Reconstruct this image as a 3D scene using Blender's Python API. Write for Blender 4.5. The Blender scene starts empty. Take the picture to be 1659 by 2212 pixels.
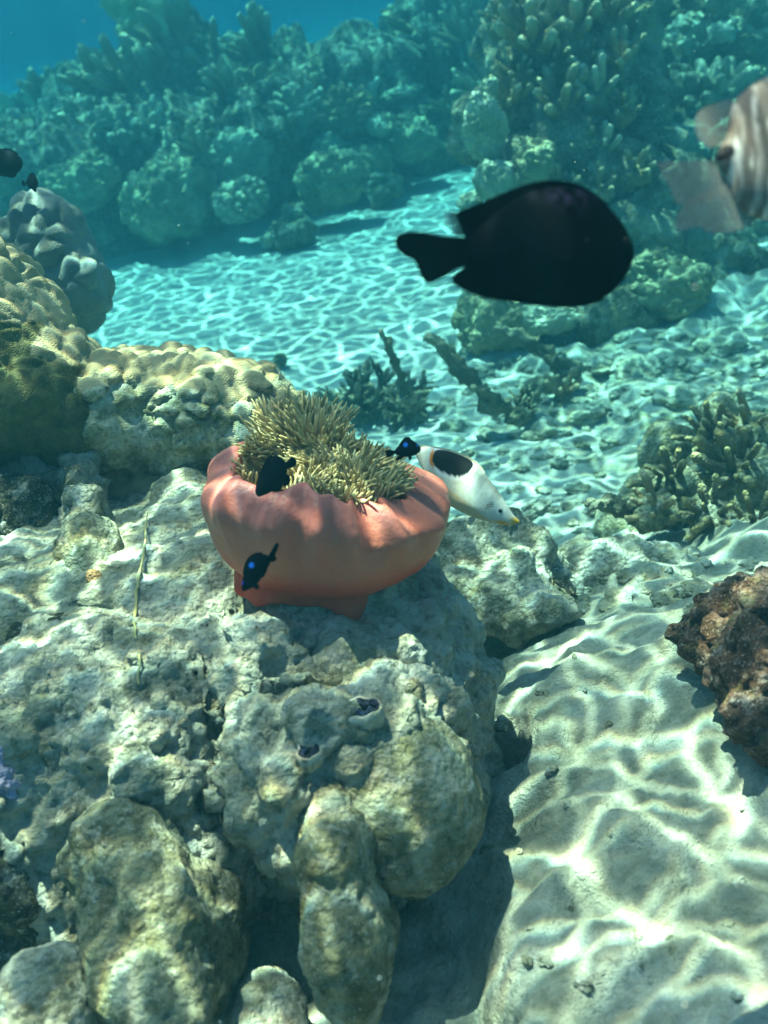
import bpy, bmesh, math, random
import numpy as np
from mathutils import Vector, Matrix, Quaternion

scene = bpy.context.scene
COL = scene.collection
random.seed(7)
RNG = np.random.RandomState(11)

# ------------------------------------------------------------------ camera
FPX, UC, VC = 2266.0, 829.5, 1106.0           # focal length in pixels of a 1659 x 2212 picture
PITCH, ROLL, CAMZ = math.radians(28), math.radians(10), 1.2
CAM = np.array([0.0, 0.0, CAMZ])
_r0 = np.array([1.0, 0, 0])
_u0 = np.array([0, math.sin(PITCH), math.cos(PITCH)])
FWD = np.array([0, math.cos(PITCH), -math.sin(PITCH)])
RGT = math.cos(ROLL) * _r0 - math.sin(ROLL) * _u0
UPV = math.sin(ROLL) * _r0 + math.cos(ROLL) * _u0
cd = bpy.data.cameras.new("camera")
cam = bpy.data.objects.new("camera", cd)
COL.objects.link(cam)
m = Matrix.Identity(4)
for i in range(3):
    m[i][0], m[i][1], m[i][2], m[i][3] = RGT[i], UPV[i], -FWD[i], CAM[i]
cam.matrix_world = m
cd.sensor_fit = 'VERTICAL'
cd.sensor_height = 24
cd.lens = 24 * FPX / 2212
cd.clip_start, cd.clip_end = 0.02, 500
cd.dof.use_dof = True
cd.dof.focus_distance = 1.25
cd.dof.aperture_fstop = 4.5
scene.camera = cam

# ------------------------------------------------------------------ world, sun, exposure
SUN_TRAVEL = Vector((0.16, -0.24, -0.95)).normalized()
sd = bpy.data.lights.new("sun", 'SUN')
sd.energy = 5.0
sd.angle = math.radians(0.5)
sd.color = (1.0, 0.79, 0.58)
sun = bpy.data.objects.new("sun", sd)
COL.objects.link(sun)
sun.rotation_euler = SUN_TRAVEL.to_track_quat('-Z', 'Y').to_euler()
world = bpy.data.worlds.new("World")
scene.world = world
world.use_nodes = True
wn = world.node_tree.nodes
sky = wn.new('ShaderNodeTexSky')
sky.sky_type = 'NISHITA'
sky.sun_disc = False
sky.sun_elevation = math.asin(-SUN_TRAVEL.z)
sky.sun_rotation = math.atan2(-SUN_TRAVEL.x, -SUN_TRAVEL.y)
bg = wn['Background']
bg.inputs['Strength'].default_value = 0.09
world.node_tree.links.new(sky.outputs[0], bg.inputs['Color'])
scene.view_settings.view_transform = 'Standard'
scene.view_settings.look = 'None'
scene.view_settings.gamma = 1.0
scene.view_settings.exposure = 1.12
scene.cycles.use_denoising = True
scene.cycles.volume_bounces = 2
scene.cycles.max_bounces = 6
scene.cycles.diffuse_bounces = 2
scene.cycles.glossy_bounces = 2
scene.cycles.transparent_max_bounces = 12
scene.cycles.caustics_reflective = False
scene.cycles.caustics_refractive = False
scene.cycles.sample_clamp_indirect = 4.0

HAZE_TOP, SURFACE_Z = 1.84, 1.95

# ------------------------------------------------------------------ picking points of the place
def ray(u, v):
    return FWD + (u - UC) / FPX * RGT + (VC - v) / FPX * UPV
def P(u, v, d):
    return CAM + ray(u, v) * d
def G(u, v, z):
    r = ray(u, v)
    return CAM + r * ((z - CAMZ) / r[2])

# ------------------------------------------------------------------ numpy noise
def _hash(ix, iy, iz, seed):
    n = (ix.astype(np.int64) * 374761393 + iy.astype(np.int64) * 668265263 + iz.astype(np.int64) * 2147483647 + seed * 144665) & 0xffffffff
    n = ((n ^ (n >> 13)) * 1274126177) & 0xffffffff
    n = ((n ^ (n >> 15)) * 2246822519) & 0xffffffff
    n = n ^ (n >> 16)
    return (n & 0xffffff) / float(0xffffff)
def vnoise(p, seed=0):
    p = np.asarray(p, float)
    i = np.floor(p).astype(np.int64)
    f = p - i
    f = f * f * f * (f * (f * 6 - 15) + 10)
    out = 0
    for dx in (0, 1):
        wx = f[:, 0] if dx else 1 - f[:, 0]
        for dy in (0, 1):
            wy = f[:, 1] if dy else 1 - f[:, 1]
            for dz in (0, 1):
                wz = f[:, 2] if dz else 1 - f[:, 2]
                out = out + wx * wy * wz * _hash(i[:, 0] + dx, i[:, 1] + dy, i[:, 2] + dz, seed)
    return out * 2 - 1
def fbm(p, octv=4, seed=0, gain=0.5):
    p = np.asarray(p, float)
    a, s, out = 1.0, 1.0, 0
    for o in range(octv):
        out = out + a * vnoise(p * s + o * 17.3, seed + o)
        a *= gain
        s *= 2.03
    return out
def worley(p, seed=0, jit=0.9):
    p = np.asarray(p, float)
    i = np.floor(p).astype(np.int64)
    f1 = np.full(len(p), 9.0)
    f2 = np.full(len(p), 9.0)
    idv = np.zeros(len(p))
    for dx in (-1, 0, 1):
        for dy in (-1, 0, 1):
            for dz in (-1, 0, 1):
                c = i + np.array([dx, dy, dz])
                h = [0.5 + jit * (_hash(c[:, 0], c[:, 1], c[:, 2], seed + k) - 0.5) for k in range(3)]
                d = np.sqrt(sum((c[:, k] + h[k] - p[:, k]) ** 2 for k in range(3)))
                closer = d < f1
                f2 = np.where(closer, f1, np.minimum(f2, d))
                idv = np.where(closer, _hash(c[:, 0], c[:, 1], c[:, 2], seed + 9), idv)
                f1 = np.where(closer, d, f1)
    return f1, f2, idv
def sstep(a, b, x):
    t = np.clip((x - a) / (b - a), 0, 1)
    return t * t * (3 - 2 * t)

# ------------------------------------------------------------------ mesh helpers
def mesh_np(name, verts, faces, smooth=True):
    me = bpy.data.meshes.new(name)
    me.from_pydata([tuple(v) for v in verts], [], [tuple(f) for f in faces])
    if smooth:
        me.polygons.foreach_set('use_smooth', [True] * len(me.polygons))
    me.update()
    return me
def get_co(me):
    a = np.empty(len(me.vertices) * 3)
    me.vertices.foreach_get('co', a)
    return a.reshape(-1, 3)
def set_co(me, a):
    me.vertices.foreach_set('co', np.ascontiguousarray(a, float).ravel())
    me.update()
def get_no(me):
    a = np.empty(len(me.vertices) * 3)
    me.vertex_normals.foreach_get('vector', a)
    return a.reshape(-1, 3)
def attr_float(me, name, vals):
    at = me.attributes.new(name, 'FLOAT', 'POINT')
    at.data.foreach_set('value', np.asarray(vals, float))
def attr_color(me, name, rgb):
    at = me.attributes.new(name, 'FLOAT_COLOR', 'POINT')
    a = np.ones((len(rgb), 4))
    a[:, :3] = rgb
    at.data.foreach_set('color', a.ravel())
def tag(o, label=None, cat=None, group=None, kind=None):
    if label: o['label'] = label
    if cat: o['category'] = cat
    if group: o['group'] = group
    if kind: o['kind'] = kind
    return o
def link(name, me, mat=None, parent=None, loc=None):
    o = bpy.data.objects.new(name, me)
    COL.objects.link(o)
    if mat is not None and len(me.materials) == 0:
        me.materials.append(mat)
    if parent is not None:
        o.parent = parent
    if loc is not None:
        o.location = loc
    return o
def empty(name, loc, rot=None):
    o = bpy.data.objects.new(name, None)
    COL.objects.link(o)
    o.empty_display_size = 0.05
    o.location = loc
    if rot is not None:
        o.rotation_mode = 'QUATERNION'
        o.rotation_quaternion = rot
    return o
_ICO = {}
def ico(n):
    if n not in _ICO:
        bm = bmesh.new()
        bmesh.ops.create_icosphere(bm, subdivisions=n, radius=1.0)
        _ICO[n] = (np.array([v.co[:] for v in bm.verts]), [tuple(v.index for v in f.verts) for f in bm.faces])
        bm.free()
    return _ICO[n]
def rotm(rx=0, ry=0, rz=0):
    return np.array((Matrix.Rotation(rz, 3, 'Z') @ Matrix.Rotation(ry, 3, 'Y') @ Matrix.Rotation(rx, 3, 'X')))
def blob_mesh(name, ells, voxel, smooth=4):
    """closed union of ellipsoids (centre, radii[, rotation]) as one even mesh"""
    V, F, n = [], [], 0
    bv, bf = ico(4)
    for e in ells:
        R = e[2] if len(e) > 2 else np.eye(3)
        rad = np.broadcast_to(np.asarray(e[1], float), (3,))
        V.append((bv * rad) @ R.T + np.asarray(e[0]))
        F += [(a + n, b + n, c + n) for a, b, c in bf]
        n += len(bv)
    me = mesh_np(name + "_raw", np.vstack(V), F)
    o = bpy.data.objects.new(name + "_raw", me)
    COL.objects.link(o)
    md = o.modifiers.new("r", 'REMESH')
    md.mode = 'VOXEL'
    md.voxel_size = voxel
    md.use_smooth_shade = True
    if smooth:
        sm = o.modifiers.new("s", 'SMOOTH')
        sm.factor = 0.5
        sm.iterations = smooth
    dg = bpy.context.evaluated_depsgraph_get()
    dg.update()
    res = bpy.data.meshes.new_from_object(o.evaluated_get(dg))
    res.name = name
    bpy.data.objects.remove(o)
    bpy.data.meshes.remove(me)
    return res
def displace(me, fn):
    co = get_co(me)
    no = get_no(me)
    d = fn(co, no)
    set_co(me, co + no * d[:, None])
def recenter(me, loc):
    set_co(me, get_co(me) - np.asarray(loc))

# displacement recipes (world metres)
def d_rough(amp, size, seed=0, octv=5):
    return lambda co, no: amp * fbm(co / size, octv, seed, 0.55)
def d_lumps(amp, size, seed=0, rough=0.0, warp=0.25):
    def fn(co, no):
        q = co / size
        q = q + warp * np.stack([vnoise(q * 0.9, seed + 31), vnoise(q * 0.9, seed + 32), vnoise(q * 0.9, seed + 33)], 1)
        f1, f2, idv = worley(q, seed)
        d = amp * (np.sqrt(np.clip((f2 - f1) / 0.55, 0, 1)) * np.sqrt(np.clip(1.15 - f1 ** 2, 0, 1.2)) * (0.7 + 0.6 * idv) - 0.45)
        if rough:
            d = d + rough * fbm(co / (size * 0.25), 3, seed + 5)
        return d
    return fn
def d_crust(amp, size, seed=0):
    """knobbly reef rock: big noise, small knobs, pits"""
    def fn(co, no):
        d = amp * fbm(co / size, 6, seed, 0.55)
        f1, f2, idv = worley(co / (size * 0.22) + 0.4 * np.stack([vnoise(co / (size * .15), 3), vnoise(co / (size * .15), 4), vnoise(co / (size * .15), 5)], 1), seed + 3)
        mask = sstep(-0.3, 0.4, fbm(co / (size * 0.8), 2, seed + 8))
        d = d + amp * 0.55 * (np.sqrt(np.clip(1 - f1 ** 2, 0, 1)) - 0.5) * (0.3 + mask) * (0.4 + idv)
        f1, f2, idv = worley(co / (size * 0.5), seed + 6)
        d = d - amp * 0.9 * np.clip(1 - f1 / 0.38, 0, 1) * (idv > 0.45)
        return d
    return fn

# ------------------------------------------------------------------ materials
def new_mat(name):
    mt = bpy.data.materials.new(name)
    mt.use_nodes = True
    nt = mt.node_tree
    b = nt.nodes['Principled BSDF']
    b.inputs['Roughness'].default_value = 0.85
    b.inputs['Specular IOR Level'].default_value = 0.15
    return mt, nt, b
def N(nt, typ, **kw):
    n = nt.nodes.new(typ)
    for k, v in kw.items():
        if k in n.inputs:
            n.inputs[k].default_value = v
        else:
            setattr(n, k, v)
    return n
def noise_n(nt, vec, scale, detail=4, rough=0.6, dist=0.0):
    n = N(nt, 'ShaderNodeTexNoise')
    n.inputs['Scale'].default_value = scale
    n.inputs['Detail'].default_value = detail
    n.inputs['Roughness'].default_value = rough
    n.inputs['Distortion'].default_value = dist
    nt.links.new(vec, n.inputs['Vector'])
    return n.outputs['Fac']
def ramp_n(nt, fac, stops):
    r = N(nt, 'ShaderNodeValToRGB')
    el = r.color_ramp.elements
    while len(el) < len(stops):
        el.new(0.5)
    for e, (p, c) in zip(el, stops):
        e.position = p
        e.color = (*c, 1) if len(c) == 3 else c
    nt.links.new(fac, r.inputs['Fac'])
    return r.outputs['Color']
def mixc(nt, fac, a, b, mode='MIX'):
    mx = N(nt, 'ShaderNodeMix', data_type='RGBA', blend_type=mode)
    for sock, val in ((mx.inputs[0], fac), (mx.inputs[6], a), (mx.inputs[7], b)):
        if isinstance(val, (int, float)):
            sock.default_value = val
        elif isinstance(val, tuple):
            sock.default_value = (*val, 1)
        else:
            nt.links.new(val, sock)
    return mx.outputs[2]
def mathn(nt, op, a, b=None, c=None):
    n = N(nt, 'ShaderNodeMath', operation=op)
    for s, val in zip(n.inputs, (a, b, c)):
        if val is None: continue
        if isinstance(val, (int, float)): s.default_value = val
        else: nt.links.new(val, s)
    return n.outputs[0]
def bump_n(nt, b, height, dist, strength=1.0):
    bp = N(nt, 'ShaderNodeBump')
    bp.inputs['Strength'].default_value = strength
    bp.inputs['Distance'].default_value = dist
    nt.links.new(height, bp.inputs['Height'])
    nt.links.new(bp.outputs[0], b.inputs['Normal'])
def rock_mat(name, stops, scale=14, speck=(0.05, 0.045, 0.025), speck_amt=0.5, pale=(0.62, 0.6, 0.52), pale_amt=0.5, bump=0.004, fine=160):
    mt, nt, b = new_mat(name)
    pos = N(nt, 'ShaderNodeNewGeometry').outputs['Position']
    big = noise_n(nt, pos, scale, 6, 0.65, 0.4)
    col = ramp_n(nt, big, stops)
    f = noise_n(nt, pos, fine * 0.55, 4, 0.7)
    msk = ramp_n(nt, f, [(0.50, (0, 0, 0)), (0.62, (1, 1, 1))])
    col = mixc(nt, mathn(nt, 'MULTIPLY', msk, speck_amt), col, speck)
    g = noise_n(nt, pos, scale * 3.1, 5, 0.7)
    msk2 = ramp_n(nt, g, [(0.53, (0, 0, 0)), (0.63, (1, 1, 1))])
    col = mixc(nt, mathn(nt, 'MULTIPLY', msk2, pale_amt), col, pale)
    nt.links.new(col, b.inputs['Base Color'])
    dots = noise_n(nt, pos, fine * 2.2, 2, 0.5)
    col = mixc(nt, mathn(nt, 'MULTIPLY', ramp_n(nt, dots, [(0.60, (0, 0, 0)), (0.68, (1, 1, 1))]), 0.45), col, pale)
    yel = noise_n(nt, pos, scale * 1.7, 3, 0.6)
    col = mixc(nt, mathn(nt, 'MULTIPLY', ramp_n(nt, yel, [(0.55, (0, 0, 0)), (0.70, (1, 1, 1))]), 0.35), col, (0.34, 0.29, 0.11))
    nt.links.new(col, b.inputs['Base Color'])
    vo = N(nt, 'ShaderNodeTexVoronoi')
    vo.inputs['Scale'].default_value = fine * 0.9
    nt.links.new(pos, vo.inputs['Vector'])
    h = mathn(nt, 'ADD', noise_n(nt, pos, fine, 5, 0.7), mathn(nt, 'MULTIPLY', g, 1.5))
    h = mathn(nt, 'ADD', h, mathn(nt, 'MULTIPLY', vo.outputs['Distance'], -0.7))
    bump_n(nt, b, h, bump)
    return mt
def coral_mat(name, base, alt, tip=None, scale=20, bump=0.003, poly=220):
    mt, nt, b = new_mat(name)
    pos = N(nt, 'ShaderNodeNewGeometry').outputs['Position']
    n1 = noise_n(nt, pos, scale, 4, 0.6)
    col = ramp_n(nt, n1, [(0.38, base), (0.66, alt)])
    if tip:
        at = N(nt, 'ShaderNodeAttribute', attribute_name='tip')
        col = mixc(nt, at.outputs['Fac'], col, tip)
    nt.links.new(col, b.inputs['Base Color'])
    vo = N(nt, 'ShaderNodeTexVoronoi')
    vo.inputs['Scale'].default_value = poly
    nt.links.new(pos, vo.inputs['Vector'])
    h = mathn(nt, 'ADD', mathn(nt, 'MULTIPLY', vo.outputs['Distance'], -1.0), noise_n(nt, pos, poly * 0.3, 3, 0.6))
    bump_n(nt, b, h, bump)
    return mt

M = {}
M['rock'] = rock_mat("reef_rock", [(0.30, (0.13, 0.125, 0.075)), (0.45, (0.33, 0.315, 0.22)), (0.60, (0.54, 0.52, 0.42)), (0.75, (0.66, 0.63, 0.54))], 16, (0.07, 0.06, 0.025), 0.65, (0.72, 0.70, 0.62), 0.5, 0.010)
M['shelf'] = rock_mat("sandy_rock", [(0.30, (0.21, 0.20, 0.13)), (0.45, (0.37, 0.355, 0.255)), (0.62, (0.53, 0.51, 0.41)), (0.8, (0.62, 0.60, 0.50))], 11, (0.10, 0.095, 0.045), 0.6, (0.66, 0.64, 0.56), 0.4, 0.008)
M['algae_rock'] = rock_mat("algae_rock", [(0.30, (0.12, 0.11, 0.055)), (0.48, (0.26, 0.24, 0.14)), (0.64, (0.45, 0.42, 0.29)), (0.8, (0.62, 0.59, 0.47))], 18, (0.06, 0.06, 0.02), 0.7, (0.62, 0.6, 0.5), 0.5, 0.009)
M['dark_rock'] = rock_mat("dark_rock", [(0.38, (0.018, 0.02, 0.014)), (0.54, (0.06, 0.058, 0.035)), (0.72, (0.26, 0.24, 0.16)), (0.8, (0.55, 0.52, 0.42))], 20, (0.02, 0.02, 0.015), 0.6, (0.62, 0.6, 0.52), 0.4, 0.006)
M['brown_rock'] = rock_mat("brown_rock", [(0.33, (0.03, 0.02, 0.014)), (0.5, (0.10, 0.052, 0.034)), (0.66, (0.22, 0.12, 0.082)), (0.8, (0.42, 0.30, 0.25))], 22, (0.025, 0.015, 0.01), 0.6, (0.55, 0.42, 0.36), 0.35, 0.006)
M['far_rock'] = rock_mat("far_reef_rock", [(0.33, (0.07, 0.06, 0.033)), (0.47, (0.18, 0.155, 0.09)), (0.6, (0.36, 0.32, 0.21)), (0.75, (0.55, 0.52, 0.40))], 6, (0.05, 0.05, 0.03), 0.6, (0.6, 0.58, 0.48), 0.45, 0.02, 45)
M['rubble'] = rock_mat("rubble_stone", [(0.30, (0.22, 0.21, 0.13)), (0.5, (0.40, 0.38, 0.28)), (0.7, (0.58, 0.56, 0.47)), (0.85, (0.68, 0.66, 0.58))], 14, (0.14, 0.13, 0.07), 0.5, (0.68, 0.66, 0.6), 0.4, 0.006, 90)
M['porites'] = coral_mat("mustard_lump_coral", (0.36, 0.27, 0.12), (0.50, 0.39, 0.19), None, 14, 0.0012, 500)
M['porites_turf'] = rock_mat("algae_turf", [(0.35, (0.05, 0.045, 0.015)), (0.5, (0.12, 0.10, 0.035)), (0.7, (0.22, 0.18, 0.07)), (0.85, (0.35, 0.29, 0.13))], 20, (0.03, 0.03, 0.01), 0.6, (0.30, 0.26, 0.12), 0.3, 0.004)
M['blue_lump'] = coral_mat("grey_blue_coral", (0.13, 0.145, 0.125), (0.25, 0.265, 0.235), None, 10, 0.001, 400)
M['boulder'] = coral_mat("boulder_coral", (0.24, 0.21, 0.11), (0.40, 0.36, 0.21), None, 9, 0.006, 70)
M['pale_boulder'] = coral_mat("pale_boulder_coral", (0.34, 0.33, 0.21), (0.52, 0.50, 0.36), None, 9, 0.006, 70)
M['finger'] = coral_mat("finger_coral", (0.20, 0.145, 0.07), (0.35, 0.265, 0.14), (0.50, 0.41, 0.25), 12, 0.005, 90)
M['pale_finger'] = coral_mat("pale_finger_coral", (0.28, 0.26, 0.17), (0.42, 0.39, 0.27), (0.60, 0.57, 0.44), 12, 0.005, 90)
M['stag'] = coral_mat("staghorn_coral", (0.10, 0.095, 0.06), (0.18, 0.165, 0.10), (0.30, 0.28, 0.19), 25, 0.004, 160)
M['gold_tip'] = coral_mat("gold_tipped_coral", (0.11, 0.10, 0.065), (0.19, 0.17, 0.115), (0.36, 0.29, 0.13), 25, 0.003, 220)
M['mauve'] = coral_mat("mauve_coral", (0.30, 0.27, 0.38), (0.46, 0.42, 0.55), (0.6, 0.56, 0.66), 30, 0.002, 300)

def lump_mat(name, turf_stops, thr):
    mt = coral_mat(name, (0.31, 0.235, 0.12), (0.46, 0.365, 0.21), None, 14, 0.0012, 500)
    nt = mt.node_tree
    b = nt.nodes['Principled BSDF']
    pos = N(nt, 'ShaderNodeNewGeometry').outputs['Position']
    at = N(nt, 'ShaderNodeAttribute', attribute_name='turf')
    k = mathn(nt, 'ADD', at.outputs['Fac'], mathn(nt, 'MULTIPLY', mathn(nt, 'SUBTRACT', noise_n(nt, pos, 45, 6, 0.75), 0.5), 1.1))
    k = ramp_n(nt, k, [(0.42, (0, 0, 0)), (0.62, (1, 1, 1))])
    t = ramp_n(nt, noise_n(nt, pos, 28, 6, 0.7, 0.5), turf_stops)
    t = mixc(nt, mathn(nt, 'MULTIPLY', ramp_n(nt, noise_n(nt, pos, 150, 4, 0.7), [(0.5, (0, 0, 0)), (0.62, (1, 1, 1))]), 0.5), t, (0.05, 0.045, 0.02))
    old = b.inputs['Base Color'].links[0].from_socket
    nt.links.new(mixc(nt, k, old, t), b.inputs['Base Color'])
    return mt
M['porites'] = lump_mat("mustard_lump_coral_turfed", [(0.35, (0.045, 0.045, 0.018)), (0.5, (0.10, 0.095, 0.035)), (0.7, (0.19, 0.17, 0.07)), (0.85, (0.30, 0.27, 0.14))], 0.4)
M['porites_pale'] = lump_mat("mustard_lump_coral_crusted", [(0.32, (0.10, 0.10, 0.05)), (0.45, (0.26, 0.25, 0.14)), (0.6, (0.48, 0.46, 0.33)), (0.8, (0.62, 0.6, 0.5))], 0.4)
def turf_attr(o, fn):
    co = get_co(o.data); no = BASE_NO[o.name]
    attr_float(o.data, 'turf', fn(co + np.array(o.location), no))

def sand_mat():
    mt, nt, b = new_mat("sand")
    pos = N(nt, 'ShaderNodeNewGeometry').outputs['Position']
    n1 = noise_n(nt, pos, 2.2, 5, 0.6)
    col = ramp_n(nt, n1, [(0.35, (0.56, 0.54, 0.46)), (0.65, (0.72, 0.70, 0.61))])
    n2 = noise_n(nt, pos, 120, 4, 0.75)
    col = mixc(nt, mathn(nt, 'MULTIPLY', ramp_n(nt, n2, [(0.52, (0, 0, 0)), (0.68, (1, 1, 1))]), 0.35), col, (0.30, 0.28, 0.2))
    at = N(nt, 'ShaderNodeAttribute', attribute_name='turf')
    n3 = noise_n(nt, pos, 24, 6, 0.7)
    tm = mathn(nt, 'MULTIPLY', at.outputs['Fac'], ramp_n(nt, n3, [(0.40, (0, 0, 0)), (0.60, (1, 1, 1))]))
    col = mixc(nt, tm, col, (0.24, 0.23, 0.13))
    gr = N(nt, 'ShaderNodeAttribute', attribute_name='pavement')
    pv = ramp_n(nt, noise_n(nt, pos, 17, 7, 0.7, 0.4), [(0.34, (0.20, 0.195, 0.13)), (0.47, (0.34, 0.325, 0.24)), (0.62, (0.47, 0.45, 0.36)), (0.76, (0.60, 0.58, 0.49))])
    pv = mixc(nt, mathn(nt, 'MULTIPLY', ramp_n(nt, n2, [(0.5, (0, 0, 0)), (0.64, (1, 1, 1))]), 0.4), pv, (0.18, 0.17, 0.11))
    col = mixc(nt, gr.outputs['Fac'], col, pv)
    nt.links.new(col, b.inputs['Base Color'])
    h = mathn(nt, 'ADD', mathn(nt, 'MULTIPLY', n2, 0.5), noise_n(nt, pos, 38, 6, 0.65))
    bump_n(nt, b, h, 0.016)
    return mt
M['sand'] = sand_mat()

def col_mat(name, rough=0.6, spec=0.2, alpha=1.0, bump=0.0):
    """reads the markings stored on the mesh"""
    mt, nt, b = new_mat(name)
    at = N(nt, 'ShaderNodeAttribute', attribute_name='Col')
    pos = N(nt, 'ShaderNodeTexCoord').outputs['Object']
    n1 = noise_n(nt, pos, 260, 3, 0.6)
    col = mixc(nt, 0.35, at.outputs['Color'], ramp_n(nt, n1, [(0.35, (0.55, 0.55, 0.55)), (0.65, (1, 1, 1))]), 'MULTIPLY')
    nt.links.new(col, b.inputs['Base Color'])
    b.inputs['Roughness'].default_value = rough
    b.inputs['Specular IOR Level'].default_value = spec
    b.inputs['Alpha'].default_value = alpha
    if bump:
        vo = N(nt, 'ShaderNodeTexVoronoi')
        vo.inputs['Scale'].default_value = 420
        nt.links.new(pos, vo.inputs['Vector'])
        bump_n(nt, b, vo.outputs['Distance'], bump)
    return mt
M['fish'] = col_mat("fish_skin", 0.55, 0.12, 1.0, 0.0)
M['black_skin'] = col_mat("black_fish_skin", 0.75, 0.02, 1.0, 0.0)
def fin_mat(name, c, alpha, rays=900):
    mt, nt, b = new_mat(name)
    pos = N(nt, 'ShaderNodeTexCoord').outputs['Object']
    w = N(nt, 'ShaderNodeTexWave')
    w.inputs['Scale'].default_value = rays / 6.283
    w.inputs['Distortion'].default_value = 0.4
    w.bands_direction = 'Z'
    nt.links.new(pos, w.inputs['Vector'])
    col = mixc(nt, w.outputs['Fac'], c, tuple(x * 0.7 for x in c))
    nt.links.new(col, b.inputs['Base Color'])
    b.inputs['Alpha'].default_value = alpha
    if alpha < 0.6:
        nt.links.new(mathn(nt, 'ADD', mathn(nt, 'MULTIPLY', w.outputs['Fac'], 0.35), alpha - 0.12), b.inputs['Alpha'])
    return mt
M['black_fin'] = fin_mat("black_fin", (0.0005, 0.0015, 0.003), 1.0)
M['black_fin'].node_tree.nodes["Principled BSDF"].inputs["Specular IOR Level"].default_value = 0.02
M['clear_fin'] = fin_mat("clear_fin", (0.25, 0.27, 0.25), 0.25)
M['brown_fin'] = fin_mat("brown_fin", (0.29, 0.285, 0.25), 0.36)
M['pale_fin'] = fin_mat("pale_fin", (0.62, 0.58, 0.40), 0.9)
M['yellow_fin'] = fin_mat("yellow_fin", (0.62, 0.42, 0.06), 0.95)
def plain_mat(name, c, rough=0.5):
    mt, nt, b = new_mat(name)
    pos = N(nt, 'ShaderNodeTexCoord').outputs['Object']
    nt.links.new(mixc(nt, noise_n(nt, pos, 150, 3, 0.6), tuple(x * 0.75 for x in c), tuple(min(1, x * 1.2) for x in c)), b.inputs['Base Color'])
    b.inputs['Roughness'].default_value = rough
    return mt
M['eye'] = plain_mat("eye_black", (0.006, 0.006, 0.008), 0.25)
M['eye_ring'] = plain_mat("eye_ring", (0.35, 0.33, 0.28), 0.4)

# ------------------------------------------------------------------ seabed
PITS = []
def terrain(x, y):
    x = np.asarray(x, float); y = np.asarray(y, float)
    p = np.stack([x, y, np.zeros_like(x)], -1).reshape(-1, 3)
    e = (y - 0.30 * x).ravel()
    h = 0.44 * (1 - sstep(0.55, 2.5, e))
    near = 1 - sstep(1.2, 4.0, y.ravel())
    h = h + 0.05 * vnoise(p * 1.3, 1) * (0.4 + near) + 0.014 * fbm(p * 5, 3, 4) * (0.25 + near)
    rough = sstep(0.0, 0.6, x.ravel()) * (1 - sstep(3.2, 4.4, y.ravel())) * sstep(0.7, 1.6, y.ravel())
    h = h + rough * 0.03 * fbm(p * 9, 3, 6)
    h = h + 0.006 * vnoise(p * 28, 9) * near
    nn = 1 - sstep(1.0, 1.8, y.ravel())
    q = p + 0.03 * np.stack([vnoise(p * 9, 61), vnoise(p * 9, 62), 0 * p[:, 0]], 1)
    h = h + nn * (0.009 * fbm(q * 11, 4, 63) + 0.011 * np.abs(fbm(q * 26, 3, 64)))
    xe = -0.02 + 0.25 * (y.ravel() - 0.45) + 0.022 * fbm(p * 12, 3, 21)
    yy = y.ravel()
    wide = sstep(0.58, 0.76, yy)
    h = h + (0.075 - 0.01 * wide) * sstep(-0.03 - 0.15 * wide, 0.05 + 0.03 * wide, x.ravel() - xe) * (1 - sstep(0.9, 1.7, yy - 0.2 * x.ravel()))
    for (px, py, r, d) in PITS:
        rr = np.hypot(p[:, 0] - px, (p[:, 1] - py) * 0.9) / r
        h = h - d * (1 - sstep(0.55, 1.0, rr))
    return h.reshape(x.shape)
def ground(u, v):
    r = ray(u, v)
    t = np.arange(0.3, 14, 0.004)
    pts = CAM + r * t[:, None]
    below = pts[:, 2] < terrain(pts[:, 0], pts[:, 1])
    k = int(np.argmax(below))
    return pts[k], t[k]
_pp, _ = ground(1085, 1615)
PITS.append((_pp[0], _pp[1], 0.038, 0.07))

def build_seabed():
    n = 620
    s = np.linspace(-1, 1, n)
    k = 5.4
    gx = np.sinh(s * k) / math.sinh(k) * 60 * 1.0
    gy = 0.9 + np.sinh(s * k) / math.sinh(k) * 60
    X, Y = np.meshgrid(gx, gy)
    Z = terrain(X, Y)
    V = np.stack([X, Y, Z], -1).reshape(-1, 3)
    idx = np.arange(n * n).reshape(n, n)
    F = np.stack([idx[:-1, :-1], idx[:-1, 1:], idx[1:, 1:], idx[1:, :-1]], -1).reshape(-1, 4)
    me = mesh_np("seabed", V, F.tolist())
    x, y = V[:, 0], V[:, 1]
    turf = sstep(0.15, 0.8, x) * (1 - sstep(2.8, 3.8, y)) * sstep(0.9, 1.5, y) * 0.9 + 0.10
    attr_float(me, 'turf', turf)
    attr_float(me, 'pavement', (1 - sstep(1.1, 1.9, y - 0.3 * x)) * 0.9)
    o = link("seabed", me, M['sand'])
    tag(o, "pale sandy seabed rippled with light between the corals", kind='structure')
build_seabed()

# ------------------------------------------------------------------ rocks
BASE_NO = {}
def rock(name, label, cat, ells, voxel, disps, mat, group=None, smooth=4):
    me = blob_mesh(name, ells, voxel, smooth)
    bn = get_no(me).copy()
    for d in disps:
        displace(me, d)
    co = get_co(me)
    c = np.array([co[:, 0].mean(), co[:, 1].mean(), co[:, 2].min()])
    recenter(me, c)
    o = link(name, me, mat, None, c)
    BASE_NO[o.name] = bn
    tag(o, label, cat, group)
    return o

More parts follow.
